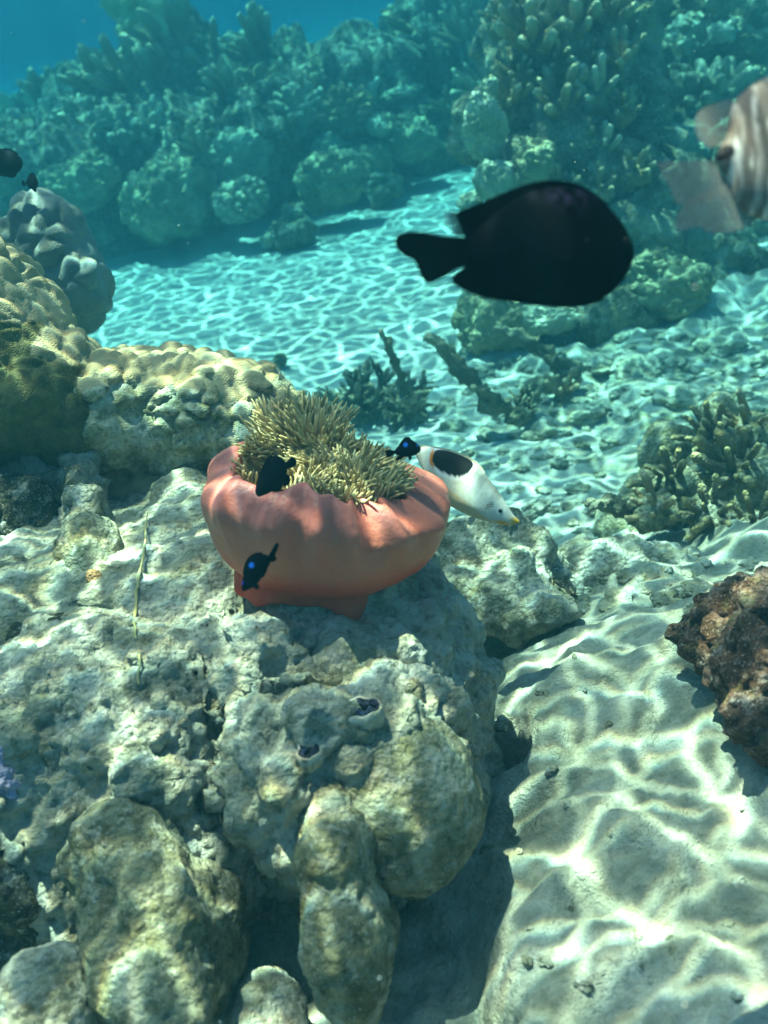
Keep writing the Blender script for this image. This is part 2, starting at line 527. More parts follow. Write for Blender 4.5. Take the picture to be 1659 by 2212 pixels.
# pose of the anemone: its foot sits on the shelf
A_UP = UPV * math.cos(PITCH) - FWD * math.sin(PITCH)
A_X = RGT * math.cos(math.radians(3)) - UPV * math.sin(math.radians(3))
A_X = A_X - A_UP * np.dot(A_X, A_UP); A_X /= np.linalg.norm(A_X)
A_Y = np.cross(A_UP, A_X)
A_C = P(692, 972, 1.03)               # centre of the opening
A_FOOT = A_C - A_UP * 0.102
S_Z = A_FOOT[2]

def E(u, v, z, rad, dz=0.0, rot=None):
    c = G(u, v, z) - np.array([0, 0, dz])
    return (c, rad, rot if rot is not None else np.eye(3))

# the broad shelf under the anemone
rx = rotm
shelf_ells = [
    (A_FOOT + np.array([0.0, 0.0, -0.15]), (0.135, 0.17, 0.155)),
    (A_FOOT + np.array([-0.17, 0.10, -0.17]), (0.24, 0.28, 0.16)),
    (A_FOOT + np.array([-0.36, 0.12, -0.17]), (0.24, 0.34, 0.16)),
    (A_FOOT + np.array([-0.26, -0.10, -0.18]), (0.24, 0.18, 0.16)),
    (A_FOOT + np.array([-0.05, -0.09, -0.19]), (0.14, 0.15, 0.165)),
    (A_FOOT + np.array([0.05, -0.05, -0.23]), (0.085, 0.14, 0.15)),
    (A_FOOT + np.array([-0.02, -0.20, -0.12]), (0.10, 0.08, 0.075)),
    (A_FOOT + np.array([-0.33, -0.15, -0.11]), (0.14, 0.085, 0.07)),
]
rock("reef_rock", "broad pale rock shelf that the pink anemone sits on", "rock", shelf_ells, 0.004,
     [d_rough(0.020, 0.22, 3, 3), d_crust(0.012, 0.08, 5), lambda co, no: d_crust(0.011, 0.032, 55)(co, no) * (0.3 + 0.7 * sstep(0.95, 0.8, co[:, 1]))], M['shelf'])

def lobe(label, u, v, z, rad, mat, rot=None, extra=(), amp=0.006, cat="rock", name="reef_rock", vox=0.0035, dz=0.0, size=0.05, group=None):
    els = [E(u, v, z, rad, dz, rot)]
    for (eu, ev, ez, er) in extra:
        els.append(E(eu, ev, ez, er))
    return rock(name, label, cat, els, vox, [d_rough(amp * 2.0, size * 2.2, int(u), 3), d_crust(amp, size, int(u + v))], mat, group)

# foreground boulders and lobes
lobe("long upright lobe of yellowish rock in the lower left, left of a dark gap", 320, 1990, 0.53, (0.050, 0.115, 0.075), M['algae_rock'], rx(0.30, 0, 0.25),
     [(250, 1850, 0.56, (0.035, 0.045, 0.045)), (410, 2030, 0.50, (0.04, 0.08, 0.06))], 0.0055, size=0.04, vox=0.003)
lobe("olive lobe of rock beside the dark gap, pointing down towards the sand", 742, 1950, 0.52, (0.036, 0.105, 0.085), M['algae_rock'], rx(0.35, 0, 0.0),
     [(728, 1850, 0.545, (0.037, 0.07, 0.05)), (660, 1760, 0.545, (0.04, 0.04, 0.04))], 0.0045, size=0.035, vox=0.003)
lobe("smooth rounded olive boulder to the right of the giant clams", 860, 1735, 0.545, (0.070, 0.078, 0.072), M['algae_rock'], None,
     [(930, 1660, 0.56, (0.03, 0.03, 0.03))], 0.0028, size=0.04)
lobe("pale crusted knob of rock at the bottom left corner of the picture", 110, 2190, 0.53, (0.05, 0.05, 0.05), M['rock'], None, [], 0.006)
lobe("low pale rock between the two long lobes at the bottom edge", 570, 2230, 0.44, (0.035, 0.05, 0.04), M['rock'], None, [], 0.006)
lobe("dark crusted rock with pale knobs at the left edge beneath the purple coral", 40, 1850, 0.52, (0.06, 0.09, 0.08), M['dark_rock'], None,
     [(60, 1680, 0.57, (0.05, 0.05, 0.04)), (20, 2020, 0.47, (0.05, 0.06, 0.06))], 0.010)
lobe("knobbly band of crusted rubble along the front of the shelf", 190, 1600, 0.60, (0.07, 0.05, 0.035), M['rock'], rx(0, 0, 0.1),
     [(330, 1570, 0.605, (0.05, 0.04, 0.03)), (60, 1570, 0.61, (0.06, 0.05, 0.04))], 0.009, size=0.035, vox=0.003)
lobe("knobbly pale rock ledge carrying the two giant clams", 720, 1600, 0.59, (0.075, 0.05, 0.04), M['rock'], None,
     [(880, 1560, 0.58, (0.05, 0.035, 0.035)), (950, 1540, 0.56, (0.03, 0.03, 0.035))], 0.011, size=0.032, vox=0.003)
lobe("dark hollowed rock at the left edge under the mustard coral mound", 10, 1010, 0.675, (0.13, 0.07, 0.022), M['rock'], rx(0.15, 0.15, 0),
     [(160, 1060, 0.645, (0.035, 0.03, 0.05)), (-80, 1060, 0.65, (0.08, 0.06, 0.06)), (185, 1130, 0.64, (0.025, 0.025, 0.03)), (10, 1270, 0.63, (0.06, 0.04, 0.035)), (110, 1290, 0.625, (0.05, 0.03, 0.03)), (30, 1000, 0.60, (0.1, 0.05, 0.08))], 0.012, size=0.05)
lobe("pale upright slab of rock leaning beside the dark hollow at left", 190, 1200, 0.645, (0.040, 0.055, 0.05), M['algae_rock'], rx(-0.3, 0.2, 0.2), [], 0.005, size=0.04)
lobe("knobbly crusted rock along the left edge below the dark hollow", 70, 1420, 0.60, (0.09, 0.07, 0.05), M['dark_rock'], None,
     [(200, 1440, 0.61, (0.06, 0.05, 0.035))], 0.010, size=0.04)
lobe("bare grey rock hump in the shade right below the anemone", 900, 1390, 0.57, (0.065, 0.09, 0.07), M['shelf'], None,
     [(800, 1440, 0.60, (0.06, 0.05, 0.04)), (985, 1420, 0.53, (0.03, 0.07, 0.05))], 0.008, size=0.04)
lobe("low sunlit crusted rock on the sand just right of the anemone", 1060, 1225, 0.40, (0.10, 0.12, 0.045), M['rock'], None,
     [(1140, 1290, 0.40, (0.08, 0.07, 0.035)), (1000, 1190, 0.42, (0.06, 0.06, 0.03)), (1190, 1220, 0.38, (0.04, 0.05, 0.03))], 0.012, size=0.06, vox=0.0045)
lobe("pale rough hump of rock in front of the gold tipped coral", 1360, 1240, 0.30, (0.13, 0.10, 0.06), M['rock'], None,
     [(1500, 1270, 0.29, (0.09, 0.08, 0.05)), (1220, 1270, 0.30, (0.10, 0.08, 0.04))], 0.013, size=0.07, vox=0.005)
lobe("craggy reddish brown rock overhanging a dark hollow at the right edge", 1655, 1470, 0.555, (0.065, 0.075, 0.055), M['brown_rock'], None,
     [(1580, 1415, 0.555, (0.040, 0.035, 0.035)), (1690, 1390, 0.56, (0.05, 0.05, 0.06)), (1760, 1530, 0.54, (0.07, 0.08, 0.07)), (1520, 1370, 0.53, (0.035, 0.03, 0.03)), (1590, 1335, 0.52, (0.05, 0.025, 0.025))], 0.016, size=0.05, vox=0.003)
lobe("narrow reddish brown ridge of rock lying behind the craggy brown rock", 1540, 1275, 0.33, (0.11, 0.03, 0.03), M['brown_rock'], rx(0, -0.1, 0.1), [], 0.009)
lobe("small dark rock tip poking in at the right edge above the white sand", 1665, 1850, 0.40, (0.03, 0.05, 0.03), M['dark_rock'], None, [], 0.004)
lobe("small pink crusted knob at the right edge below the brown rock", 1652, 1585, 0.53, (0.014, 0.014, 0.018), coral_mat("pink_crust", (0.5, 0.25, 0.2), (0.62, 0.42, 0.36), None, 40, 0.002, 300), None, [], 0.002)
lobe("purple crusted coral knob at the left edge", 25, 1640, 0.625, (0.026, 0.024, 0.022), M['mauve'], None, [(10, 1700, 0.62, (0.02, 0.02, 0.02))], 0.006, "coral", "encrusting_coral", size=0.02, vox=0.002)
lobe("small brown sponge knob on the shelf left of the algae strand", 208, 1255, 0.665, (0.013, 0.013, 0.013), coral_mat("brown_sponge", (0.20, 0.11, 0.05), (0.30, 0.18, 0.08), None, 40, 0.002, 300), None, [], 0.002, "sponge", "sponge", size=0.02, vox=0.0015)

def surf(u, v, lift=0.0, fallback=0.62):
    dg = bpy.context.evaluated_depsgraph_get(); dg.update()
    d = Vector(ray(u, v)).normalized()
    ok, loc, nor, _, _, _ = scene.ray_cast(dg, Vector(CAM), d)
    p = np.array(loc) if ok else G(u, v, fallback)
    return p - np.array(d) * lift

lobe("crusted rock coloured blackish for the shade in the hollow at the left edge", 15, 1140, 0.62, (0.055, 0.05, 0.045), M['dark_rock'], None, [(70, 1100, 0.60, (0.04, 0.04, 0.04)), (20, 1060, 0.62, (0.06, 0.04, 0.05))], 0.014, size=0.05)  # added lobe, its near-black colour stands in for the hollow's shade
# giant clams, mouths just open in the ledge
def clam(label, u, v, z, ln, ang):
    c = surf(u, v, -0.002)
    root = empty("giant_clam", c, Matrix.Rotation(ang, 3, 'Z').to_quaternion())
    root.scale = (1, 0.62, 0.9)
    tag(root, label, "clam", "small dark giant clams set in the rock ledge")
    n = 60
    for sgn in (-1, 1):
        V, F = [], []
        for i in range(n):
            t = i / (n - 1) * 2 - 1
            env = math.sqrt(max(0.0, 1 - t * t))
            wav = 0.16 * ln * math.sin(t * 9 + sgn) * env
            for j, (w, zz) in enumerate(((0.10, 0.015), (0.26, 0.035), (0.40, 0.02), (0.50, -0.10), (0.3, -0.4))):
                V.append((t * ln * 0.5, sgn * (w * env * ln + wav * 0.35), zz * ln * (0.3 + env) + 0.05 * ln * math.sin(t * 14 + j)))
        for i in range(n - 1):
            for j in range(4):
                a = i * 5 + j
                F.append((a, a + 1, a + 6, a + 5) if sgn < 0 else (a, a + 5, a + 6, a + 1))
        me = mesh_np("mantle", V, F)
        o = link("mantle", me, M['clam'], root)
        sm = o.modifiers.new("thick", 'SOLIDIFY'); sm.thickness = 0.003
        V, F = [], []
        for i in range(n):
            t = i / (n - 1) * 2 - 1
            env = math.sqrt(max(0.0, 1 - t * t))
            wav = 0.16 * ln * math.sin(t * 9 + sgn) * env
            for j, (w, zz) in enumerate(((0.50, 0.03), (0.60, 0.02), (0.66, -0.15), (0.5, -0.5))):
                V.append((t * ln * 0.56, sgn * (w * env * ln + wav * 0.35), zz * ln))
        for i in range(n - 1):
            for j in range(3):
                a = i * 4 + j
                F.append((a, a + 1, a + 5, a + 4) if sgn < 0 else (a, a + 4, a + 5, a + 1))
        o = link("shell", mesh_np("shell", V, F), M['clam_shell'], root)
        sm = o.modifiers.new("thick", 'SOLIDIFY'); sm.thickness = 0.003
M['clam'] = coral_mat("clam_mantle", (0.012, 0.016, 0.03), (0.05, 0.07, 0.12), None, 120, 0.002, 500)
M['clam_shell'] = rock_mat("clam_shell", [(0.3, (0.3, 0.29, 0.22)), (0.6, (0.55, 0.53, 0.45))], 30)
clam("dark blue giant clam in the ledge, the larger and farther one", 772, 1530, 0.622, 0.038, -0.1)
clam("dark giant clam in the ledge beside the olive boulder, nearer and steeply tilted", 672, 1612, 0.622, 0.030, 1.2)

# strand of yellow algae lying over the shelf
def strand(name, label, cat, pts, r, mat):
    pts = [np.array(p) for p in pts]
    V, F = [], []
    n = 60
    seg = len(pts) - 1
    for i in range(n):
        t = i / (n - 1) * seg
        k = min(int(t), seg - 1)
        f = t - k
        f = f * f * (3 - 2 * f)
        c = pts[k] * (1 - f) + pts[k + 1] * f
        rr = r * (0.35 + 0.65 * math.sin(math.pi * (0.08 + 0.84 * i / (n - 1)))) * (1 + 0.3 * math.sin(i * 1.7))
        c = c + np.array([0.0006 * math.sin(i * 0.9), 0, 0.0005 * math.sin(i * 1.3)])
        for a in range(8):
            th = a * math.pi / 4
            V.append(c + rr * np.array([math.cos(th), 0.2 * math.sin(th), math.sin(th)]))
    for i in range(n - 1):
        for a in range(8):
            F.append((i * 8 + a, i * 8 + (a + 1) % 8, (i + 1) * 8 + (a + 1) % 8, (i + 1) * 8 + a))
    c0 = np.array(V).mean(0)
    o = link(name, mesh_np(name, np.array(V) - c0, F), mat, None, c0)
    tag(o, label, cat)
M['strand'] = plain_mat("yellow_algae", (0.38, 0.34, 0.15), 0.9)
strand("algae_strand", "thin yellowish strand of algae lying down the middle of the rock shelf", "algae",
       [surf(318, 1105, 0.012), surf(312, 1180, 0.004), surf(296, 1270, 0.004), surf(290, 1350, 0.003), surf(302, 1420, 0.003), surf(298, 1480, 0.003)], 0.0016, M['strand'])

# ------------------------------------------------------------------ massive corals, near left
mound_c = P(-80, 740, 1.40)
mound = rock("lump_coral", "big mustard lump coral mound rising at the left edge, its near face bare and dark", "coral",
     [(P(-150, 640, 1.45), (0.11, 0.15, 0.13)), (P(-70, 690, 1.44), (0.105, 0.14, 0.12)), (P(20, 750, 1.43), (0.085, 0.13, 0.10)), (P(100, 830, 1.42), (0.075, 0.12, 0.085)), (P(170, 890, 1.42), (0.06, 0.10, 0.07)), (P(-60, 840, 1.42), (0.15, 0.14, 0.10)), (P(-150, 780, 1.5), (0.2, 0.17, 0.2))],
     0.0045, [d_rough(0.015, 0.15, 4, 2),
              lambda co, no: d_lumps(0.012, 0.034, 9, 0.0)(co, no) * sstep(0.0, 0.45, no[:, 2] + 0.6 * no[:, 1] + 0.25 * no[:, 0] - 0.2 + 0.15 * vnoise(co * 12, 7)),
              lambda co, no: 0.004 * fbm(co / 0.03, 4, 2) * (1 - sstep(0.0, 0.4, no[:, 2] + 0.6 * no[:, 1] + 0.25 * no[:, 0] - 0.2))], M['porites'])
turf_attr(mound, lambda c, n: sstep(0.55, 0.2, 0.8 * n[:, 2] + 0.6 * n[:, 1] + 0.3 * n[:, 0] - 0.12 + 0.2 * vnoise(c * 9, 5)))
def rp(u, v, d, dz=0.0):
    return P(u, v, d) + np.array([0, 0, dz])
ridge = rock("lump_coral", "low ridge of mustard lump coral running behind the anemone, crusted below", "coral",
     [(rp(250, 860, 1.44, -0.02), (0.10, 0.11, 0.09)), (rp(340, 860, 1.45, -0.02), (0.10, 0.11, 0.085)), (rp(430, 870, 1.45, -0.02), (0.10, 0.11, 0.085)), (rp(510, 885, 1.45, -0.02), (0.085, 0.10, 0.085)), (rp(580, 925, 1.43, -0.03), (0.07, 0.09, 0.085)),
      (rp(350, 960, 1.47, -0.12), (0.22, 0.12, 0.14)), (rp(550, 970, 1.5, -0.14), (0.13, 0.12, 0.13))],
     0.0045, [d_rough(0.012, 0.14, 14, 2),
              lambda co, no: d_lumps(0.0105, 0.030, 19, 0.0)(co, no) * sstep(0.25, 0.65, no[:, 2] + 0.2 * vnoise(co * 12, 17)),
              lambda co, no: d_crust(0.011, 0.045, 12)(co, no) * (1 - sstep(0.2, 0.6, no[:, 2]))], M['porites_pale'])
turf_attr(ridge, lambda c, n: sstep(0.85, 0.5, n[:, 2] + 0.25 * vnoise(c * 11, 15)))
rock("lump_coral", "domed grey blue lump coral standing behind the mustard mound", "coral",
     [(P(120, 540, 2.0), (0.075, 0.10, 0.10)), (P(165, 610, 2.0), (0.068, 0.09, 0.085)), (P(90, 480, 2.0), (0.055, 0.08, 0.06)), (P(60, 640, 2.05), (0.10, 0.1, 0.15)), (P(20, 800, 2.1), (0.12, 0.12, 0.22)), (P(-20, 900, 2.2), (0.15, 0.2, 0.4))],
     0.006, [d_rough(0.012, 0.12, 24, 2), d_lumps(0.016, 0.06, 29, 0.0, 0.6)], M['blue_lump'], smooth=3)

# ------------------------------------------------------------------ shared coral meshes
def branch_mesh(seed, ln=1.0, r0=0.13, r1=0.09, nod=0.25, bend=0.18, rings=26, seg=14, forks=0):
    """one finger of coral, base at the origin, growing up z"""
    rs = np.random.RandomState(seed)
    V, F, T = [], [], []
    def tube(base, dirv, L, a, b):
        n0 = len(V)
        d = np.array(dirv, float); d /= np.linalg.norm(d)
        side = np.cross(d, [0.3, 0.8, 0.2]); side /= np.linalg.norm(side)
        up = np.cross(side, d)
        cu = rs.uniform(-1, 1, 2) * bend
        for i in range(rings):
            t = i / (rings - 1)
            te = 1 - (1 - t) ** 1.0
            c = base + d * L * te + (side * cu[0] + up * cu[1]) * L * t * t
            rad = a + (b - a) * t
            cap = math.sqrt(max(0.0, 1 - max(0.0, (t - 0.86) / 0.14) ** 2))
            rad = max(rad * cap, 0.002)
            for k in range(seg):
                th = 2 * math.pi * k / seg
                V.append(c + rad * (math.cos(th) * side + math.sin(th) * up))
                T.append(t)
        for i in range(rings - 1):
            for k in range(seg):
                F.append((n0 + i * seg + k, n0 + i * seg + (k + 1) % seg, n0 + (i + 1) * seg + (k + 1) % seg, n0 + (i + 1) * seg + k))
        F.append(tuple(n0 + (rings - 1) * seg + k for k in range(seg)))
        return base, d
    tube(np.zeros(3), (0, 0, 1), ln, r0, r1)
    for q in range(forks):
        h = rs.uniform(0.25, 0.75) * ln
        a = rs.uniform(0, 6.28)
        tube(np.array([0, 0, h]), (math.cos(a), math.sin(a), rs.uniform(0.6, 1.3)), ln * rs.uniform(0.25, 0.5), r0 * 0.75, r1 * 0.8)
    me = mesh_np("branch", V, F)
    co, no = get_co(me), get_no(me)
    f1, f2, idv = worley(co / (r0 * 0.85), seed)
    d = nod * r0 * (np.sqrt(np.clip(1 - (f1 / 0.8) ** 2, 0, 1)) - 0.4) + 0.2 * r0 * vnoise(co / (r0 * 2), seed + 1)
    set_co(me, co + no * d[:, None])
    attr_float(me, 'tip', np.clip((np.array(T) - 0.55) / 0.45, 0, 1) ** 1.5)
    return me
def clone_mats(meshes, mats):
    out = {}
    for key in mats:
        out[key] = []
        for me in meshes:
            c = me.copy(); c.materials.clear(); c.materials.append(M[key]); out[key].append(c)
    return out
FAT = clone_mats([branch_mesh(40 + i, 1.0, 0.17, 0.15, 0.30, 0.15) for i in range(6)], ['finger', 'pale_finger', 'gold_tip'])
THIN = clone_mats([branch_mesh(60 + i, 1.0, 0.085, 0.045, 0.5, 0.22, 30, 12, 3) for i in range(6)], ['stag', 'finger', 'gold_tip', 'pale_finger'])
KNOBBY = clone_mats([branch_mesh(140 + i, 1.0, 0.16, 0.12, 0.85, 0.2, 44, 20) for i in range(4)], ['stag', 'finger'])
def base_mesh(seed):
    v, f = ico(4)
    me = mesh_np("base", v * np.array([1, 1, 0.75]), f)
    displace(me, d_rough(0.22, 0.7, seed, 4))
    return me
BASES = clone_mats([base_mesh(80 + i) for i in range(3)], ['far_rock', 'rubble', 'finger', 'pale_finger', 'algae_rock'])
UPW = np.array([0, 0, 1.0])
def copy_colony(root):
    r = root.copy(); COL.objects.link(r)
    for ch in root.children:
        c = ch.copy(); COL.objects.link(c); c.parent = r
    return r
def colony(name, label, cat, loc, size, n, kind, mat, spread=0.9, lean=(0, 0, 1), basemat='far_rock', group=None, seed=0, base_r=0.45, len_rng=(0.6, 1.1), thick=1.0):
    """a bush of fingers on a knob of a base; every finger is a part"""
    rs = np.random.RandomState(seed + int(abs(loc[0]) * 977) + int(abs(loc[1]) * 331))
    root = empty(name, loc)
    tag(root, label, cat, group)
    src = FAT if kind == 'fat' else THIN
    b = link("base", BASES[basemat][rs.randint(3)], None, root)
    b.scale = [size * base_r] * 3
    b.rotation_euler = (0, 0, rs.uniform(0, 6))
    lean = Vector(lean).normalized()
    for i in range(n):
        a = i * 2.39996
        rr = math.sqrt((i + 0.5) / n) * spread
        d = Vector((math.sin(rr) * math.cos(a), math.sin(rr) * math.sin(a), math.cos(rr)))
        d = (UPW_Q(lean) @ d)
        d = Vector(d) + Vector(rs.uniform(-0.12, 0.12, 3))
        q = Vector((0, 0, 1)).rotation_difference(d.normalized())
        q = q @ Quaternion((0, 0, 1), rs.uniform(0, 6.28))
        o = link("branch", src[mat][rs.randint(6)], None, root)
        o.rotation_mode = 'QUATERNION'
        o.rotation_quaternion = q
        L = size * rs.uniform(*len_rng)
        w = L * thick * rs.uniform(0.85, 1.2)
        o.scale = (w, w, L)
        o.location = d.normalized() * size * base_r * 0.35
    return root
def UPW_Q(lean):
    return Vector((0, 0, 1)).rotation_difference(lean)

# massive / knobbly single-mesh corals in many copies
def knob_mesh(seed, kind):
    v, f = ico(6 if kind != 'rubble' else 5)
    rs = np.random.RandomState(seed)
    sc = np.array([rs.uniform(0.85, 1.15), rs.uniform(0.85, 1.15), rs.uniform(0.75, 1.0)])
    me = mesh_np(kind, v * sc, f)
    if kind == 'boulder':
        displace(me, d_rough(0.20, 0.8, seed, 3)); displace(me, d_lumps(0.09, 0.22, seed, 0.02)); displace(me, d_crust(0.08, 0.35, seed + 1))
    elif kind == 'cauliflower':
        displace(me, d_rough(0.10, 0.9, seed, 2))
        displace(me, lambda co, no: 0.30 * (np.sqrt(np.clip(1 - (worley(co / 0.25, seed)[0] / 0.72) ** 2, 0, 1)) - 0.5))
    elif kind == 'crag':
        displace(me, d_rough(0.30, 0.8, seed, 3)); displace(me, d_crust(0.16, 0.5, seed))
    elif kind == 'rubble':
        displace(me, d_rough(0.30, 0.8, seed, 4)); displace(me, d_lumps(0.05, 0.3, seed, 0.02))
    elif kind == 'fingers':
        displace(me, lambda co, no: 0.55 * sstep(0.75, 0.1, worley(co / 0.36, seed)[0]) * (0.4 + 0.6 * sstep(-0.4, 0.4, no[:, 2])) - 0.15)
        displace(me, d_lumps(0.05, 0.12, seed + 2, 0.01))
    return me
KN = {}
for kd, cnt in (('boulder', 4), ('cauliflower', 3), ('crag', 5), ('rubble', 7), ('fingers', 4)):
    KN[kd] = [knob_mesh(200 + 10 * i + len(kd), kd) for i in range(cnt)]
_cl = {}
def knob(kind, name, label, cat, loc, size, mat, group=None, seed=0, squash=(1, 1, 1), rot=None):
    rs = np.random.RandomState((seed * 131 + int(abs(loc[0]) * 1009) + int(abs(loc[1]) * 613)) % 100000)
    i = rs.randint(len(KN[kind]))
    key = (kind, i, mat)
    if key not in _cl:
        me = KN[kind][i].copy(); me.materials.clear(); me.materials.append(M[mat]); _cl[key] = me
    o = link(name, _cl[key], None, None, loc)
    o.scale = (size * squash[0], size * squash[1], size * squash[2])
    o.rotation_euler = rot if rot else (rs.uniform(-0.3, 0.3), rs.uniform(-0.3, 0.3), rs.uniform(0, 6.28))
    tag(o, label, cat, group)
    return o
def px(n, d):
    return n / FPX * d

# ------------------------------------------------------------------ far reef, left of the sand channel
def far_mass(label, items, vox, amp, size, mat='far_rock'):
    els = []
    for (u, v, d, ru, rv, rd) in items:
        els.append((P(u, v, d), (px(ru, d), rd, px(rv, d)), rotm(0, -ROLL, 0)))
    return rock("reef_rock", label, "rock", els, vox, [d_rough(amp * 1.6, size * 2.5, int(items[0][0]), 3), d_crust(amp, size, int(items[0][1]))], M[mat], smooth=2)
far_mass("long hazy reef wall beyond the sand, left of the sand channel",
         [(60, 430, 6.0, 150, 120, 0.5), (230, 400, 5.8, 150, 130, 0.45), (400, 350, 5.8, 140, 150, 0.45), (560, 340, 5.9, 130, 130, 0.45), (720, 300, 6.0, 130, 120, 0.45), (850, 290, 6.2, 110, 110, 0.4),
          (380, 180, 6.5, 90, 130, 0.4), (560, 230, 6.6, 120, 90, 0.5), (760, 220, 6.7, 130, 70, 0.5), (250, 290, 6.4, 120, 90, 0.5), (300, 500, 6.2, 240, 60, 0.6), (650, 450, 6.3, 240, 70, 0.6)], 0.026, 0.11, 0.35)
far_mass("low hazy reef fading into blue water at the far left",
         [(20, 320, 8.5, 160, 70, 0.9), (150, 260, 8.5, 120, 60, 0.8), (230, 230, 9.0, 100, 60, 0.8), (-80, 340, 8.5, 160, 80, 0.9)], 0.06, 0.14, 0.6)
far_mass("hazy reef wall behind the sand channel, in front of the blue water",
         [(980, 240, 6.6, 110, 150, 0.5), (1080, 180, 6.6, 110, 170, 0.5), (940, 130, 7.0, 90, 120, 0.5), (1050, 60, 7.0, 140, 120, 0.5), (1000, 340, 6.9, 90, 60, 0.4)], 0.032, 0.09, 0.35)

def K(kind, u, v, d, r, mat, label, name=None, group=None, sq=(1, 1, 1), seed=0, cat="coral"):
    nm = name or {'boulder': 'boulder_coral', 'cauliflower': 'cauliflower_coral', 'crag': 'reef_rock', 'rubble': 'stone', 'fingers': 'finger_coral'}[kind]
    return knob(kind, nm, label, cat, P(u, v, d), px(r, d), mat, group, seed + int(u), sq)
K('boulder', 365, 430, 5.25, 102, 'boulder', "big smooth bulging coral boulder hanging over the shaded foot of the far reef", sq=(1, 0.9, 1.05))
K('boulder', 718, 388, 5.2, 70, 'boulder', "round netted coral boulder above the shaded sand edge, left of the sand channel")
K('cauliflower', 519, 434, 5.1, 55, 'pale_finger', "pale cauliflower coral head in the middle of the far reef front")
K('boulder', 515, 338, 5.4, 62, 'pale_boulder', "pale coral boulder just above the cauliflower coral")
K('crag', 632, 500, 5.05, 52, 'far_rock', "low crusted rock on the sand edge between cauliflower coral and round boulder", cat="rock")
K('crag', 590, 515, 5.05, 26, 'rubble', "small pale rock on the sand edge right below the cauliflower coral", cat="rock")
K('boulder', 880, 300, 5.7, 58, 'boulder', "hazy coral boulder at the corner of the sand channel")
K('boulder', 800, 350, 5.6, 50, 'boulder', "coral lump tucked behind the round netted boulder")
K('crag', 830, 410, 5.5, 40, 'far_rock', "rock foot beside the sand channel, right of the round netted boulder", cat="rock")
K('fingers', 180, 262, 5.6, 55, 'pale_finger', "pale knobby coral head on the left shoulder of the far reef")
K('boulder', 120, 330, 5.5, 60, 'pale_boulder', "pale lumpy coral below the knobby head on the left shoulder of the far reef")
K('fingers', 255, 300, 5.4, 60, 'pale_finger', "pale knobby coral between the left shoulder and the big bulging boulder")
K('boulder', 175, 395, 5.3, 75, 'boulder', "dull coral boulder left of the big bulging boulder")
K('fingers', 320, 285, 5.4, 52, 'pale_finger', "pale flat topped knobby coral right above the big bulging boulder")
K('fingers', 420, 300, 5.4, 50, 'finger', "brown knobby coral above the right half of the big bulging boulder")
K('boulder', 60, 400, 5.5, 60, 'boulder', "coral lump at the far left behind the blue grey dome")
K('fingers', 640, 250, 5.6, 62, 'pale_finger', "pale knobby coral on the crest above the round netted boulder")
K('fingers', 745, 255, 5.6, 58, 'finger', "brown knobby coral on the crest to the left of the table coral")
K('fingers', 590, 300, 5.5, 48, 'finger', "brown knobby coral right of the pale boulder")
K('boulder', 735, 165, 6.0, 50, 'pale_boulder', "pale flat table coral on the crest above a dark hollow", sq=(1.2, 1, 0.38), name="table_coral")
K('boulder', 845, 205, 6.0, 60, 'pale_boulder', "second pale table coral on the crest, nearer the sand channel", sq=(1.1, 1, 0.4), name="table_coral")
K('boulder', 960, 300, 6.4, 60, 'boulder', "hazy coral boulder in the gap behind the sand channel")
K('fingers', 890, 210, 6.3, 52, 'finger', "hazy knobby coral over the corner of the sand channel")
K('fingers', 560, 210, 6.0, 60, 'finger', "brown knobby coral in the middle of the far crest")
K('fingers', 480, 250, 5.8, 55, 'finger', "brown knobby coral below the tall peak of the far crest")
LEANV = tuple(UPW + 0.42 * np.array([-1, 0, 0]))
for i, (u, v, d, sz, n, mat, lab) in enumerate([
        (410, 150, 6.0, 115, 26, 'finger', "tall brown finger coral forming the highest peak of the far reef"),
        (470, 180, 6.1, 90, 20, 'finger', "brown finger coral on the right slope of the highest peak"),
        (350, 200, 5.8, 75, 18, 'finger', "brown finger coral on the left slope of the highest peak"),
        (575, 150, 6.4, 85, 20, 'finger', "brown finger coral on the second peak of the far reef"),
        (645, 170, 6.3, 60, 16, 'finger', "brown finger coral between the second peak and the table corals"),
        (290, 215, 5.7, 90, 14, 'finger', "leaning brown finger coral with long fingers on the left part of the far crest"),
        (235, 215, 5.8, 80, 12, 'finger', "leaning brown finger coral at the left end of the far crest"),
        (510, 225, 5.7, 70, 16, 'finger', "brown finger coral in the saddle between the two peaks"),
        (690, 215, 5.8, 60, 16, 'finger', "brown finger coral under the left table coral"),
        (800, 260, 5.8, 55, 14, 'pale_finger', "pale finger coral below the right table coral"),
        (440, 340, 5.3, 50, 14, 'finger', "small finger coral on top of the big bulging boulder"),
        (130, 245, 6.6, 70, 14, 'finger', "hazy finger coral left of the leaning finger corals")]):
    colony("finger_coral", lab, "coral", P(u, v, d - 0.12), px(sz * 1.15, d), int(n * 0.8), 'fat', mat, 0.75, LEANV, 'far_rock', None, i, 0.4, (0.7, 1.3), 0.55)
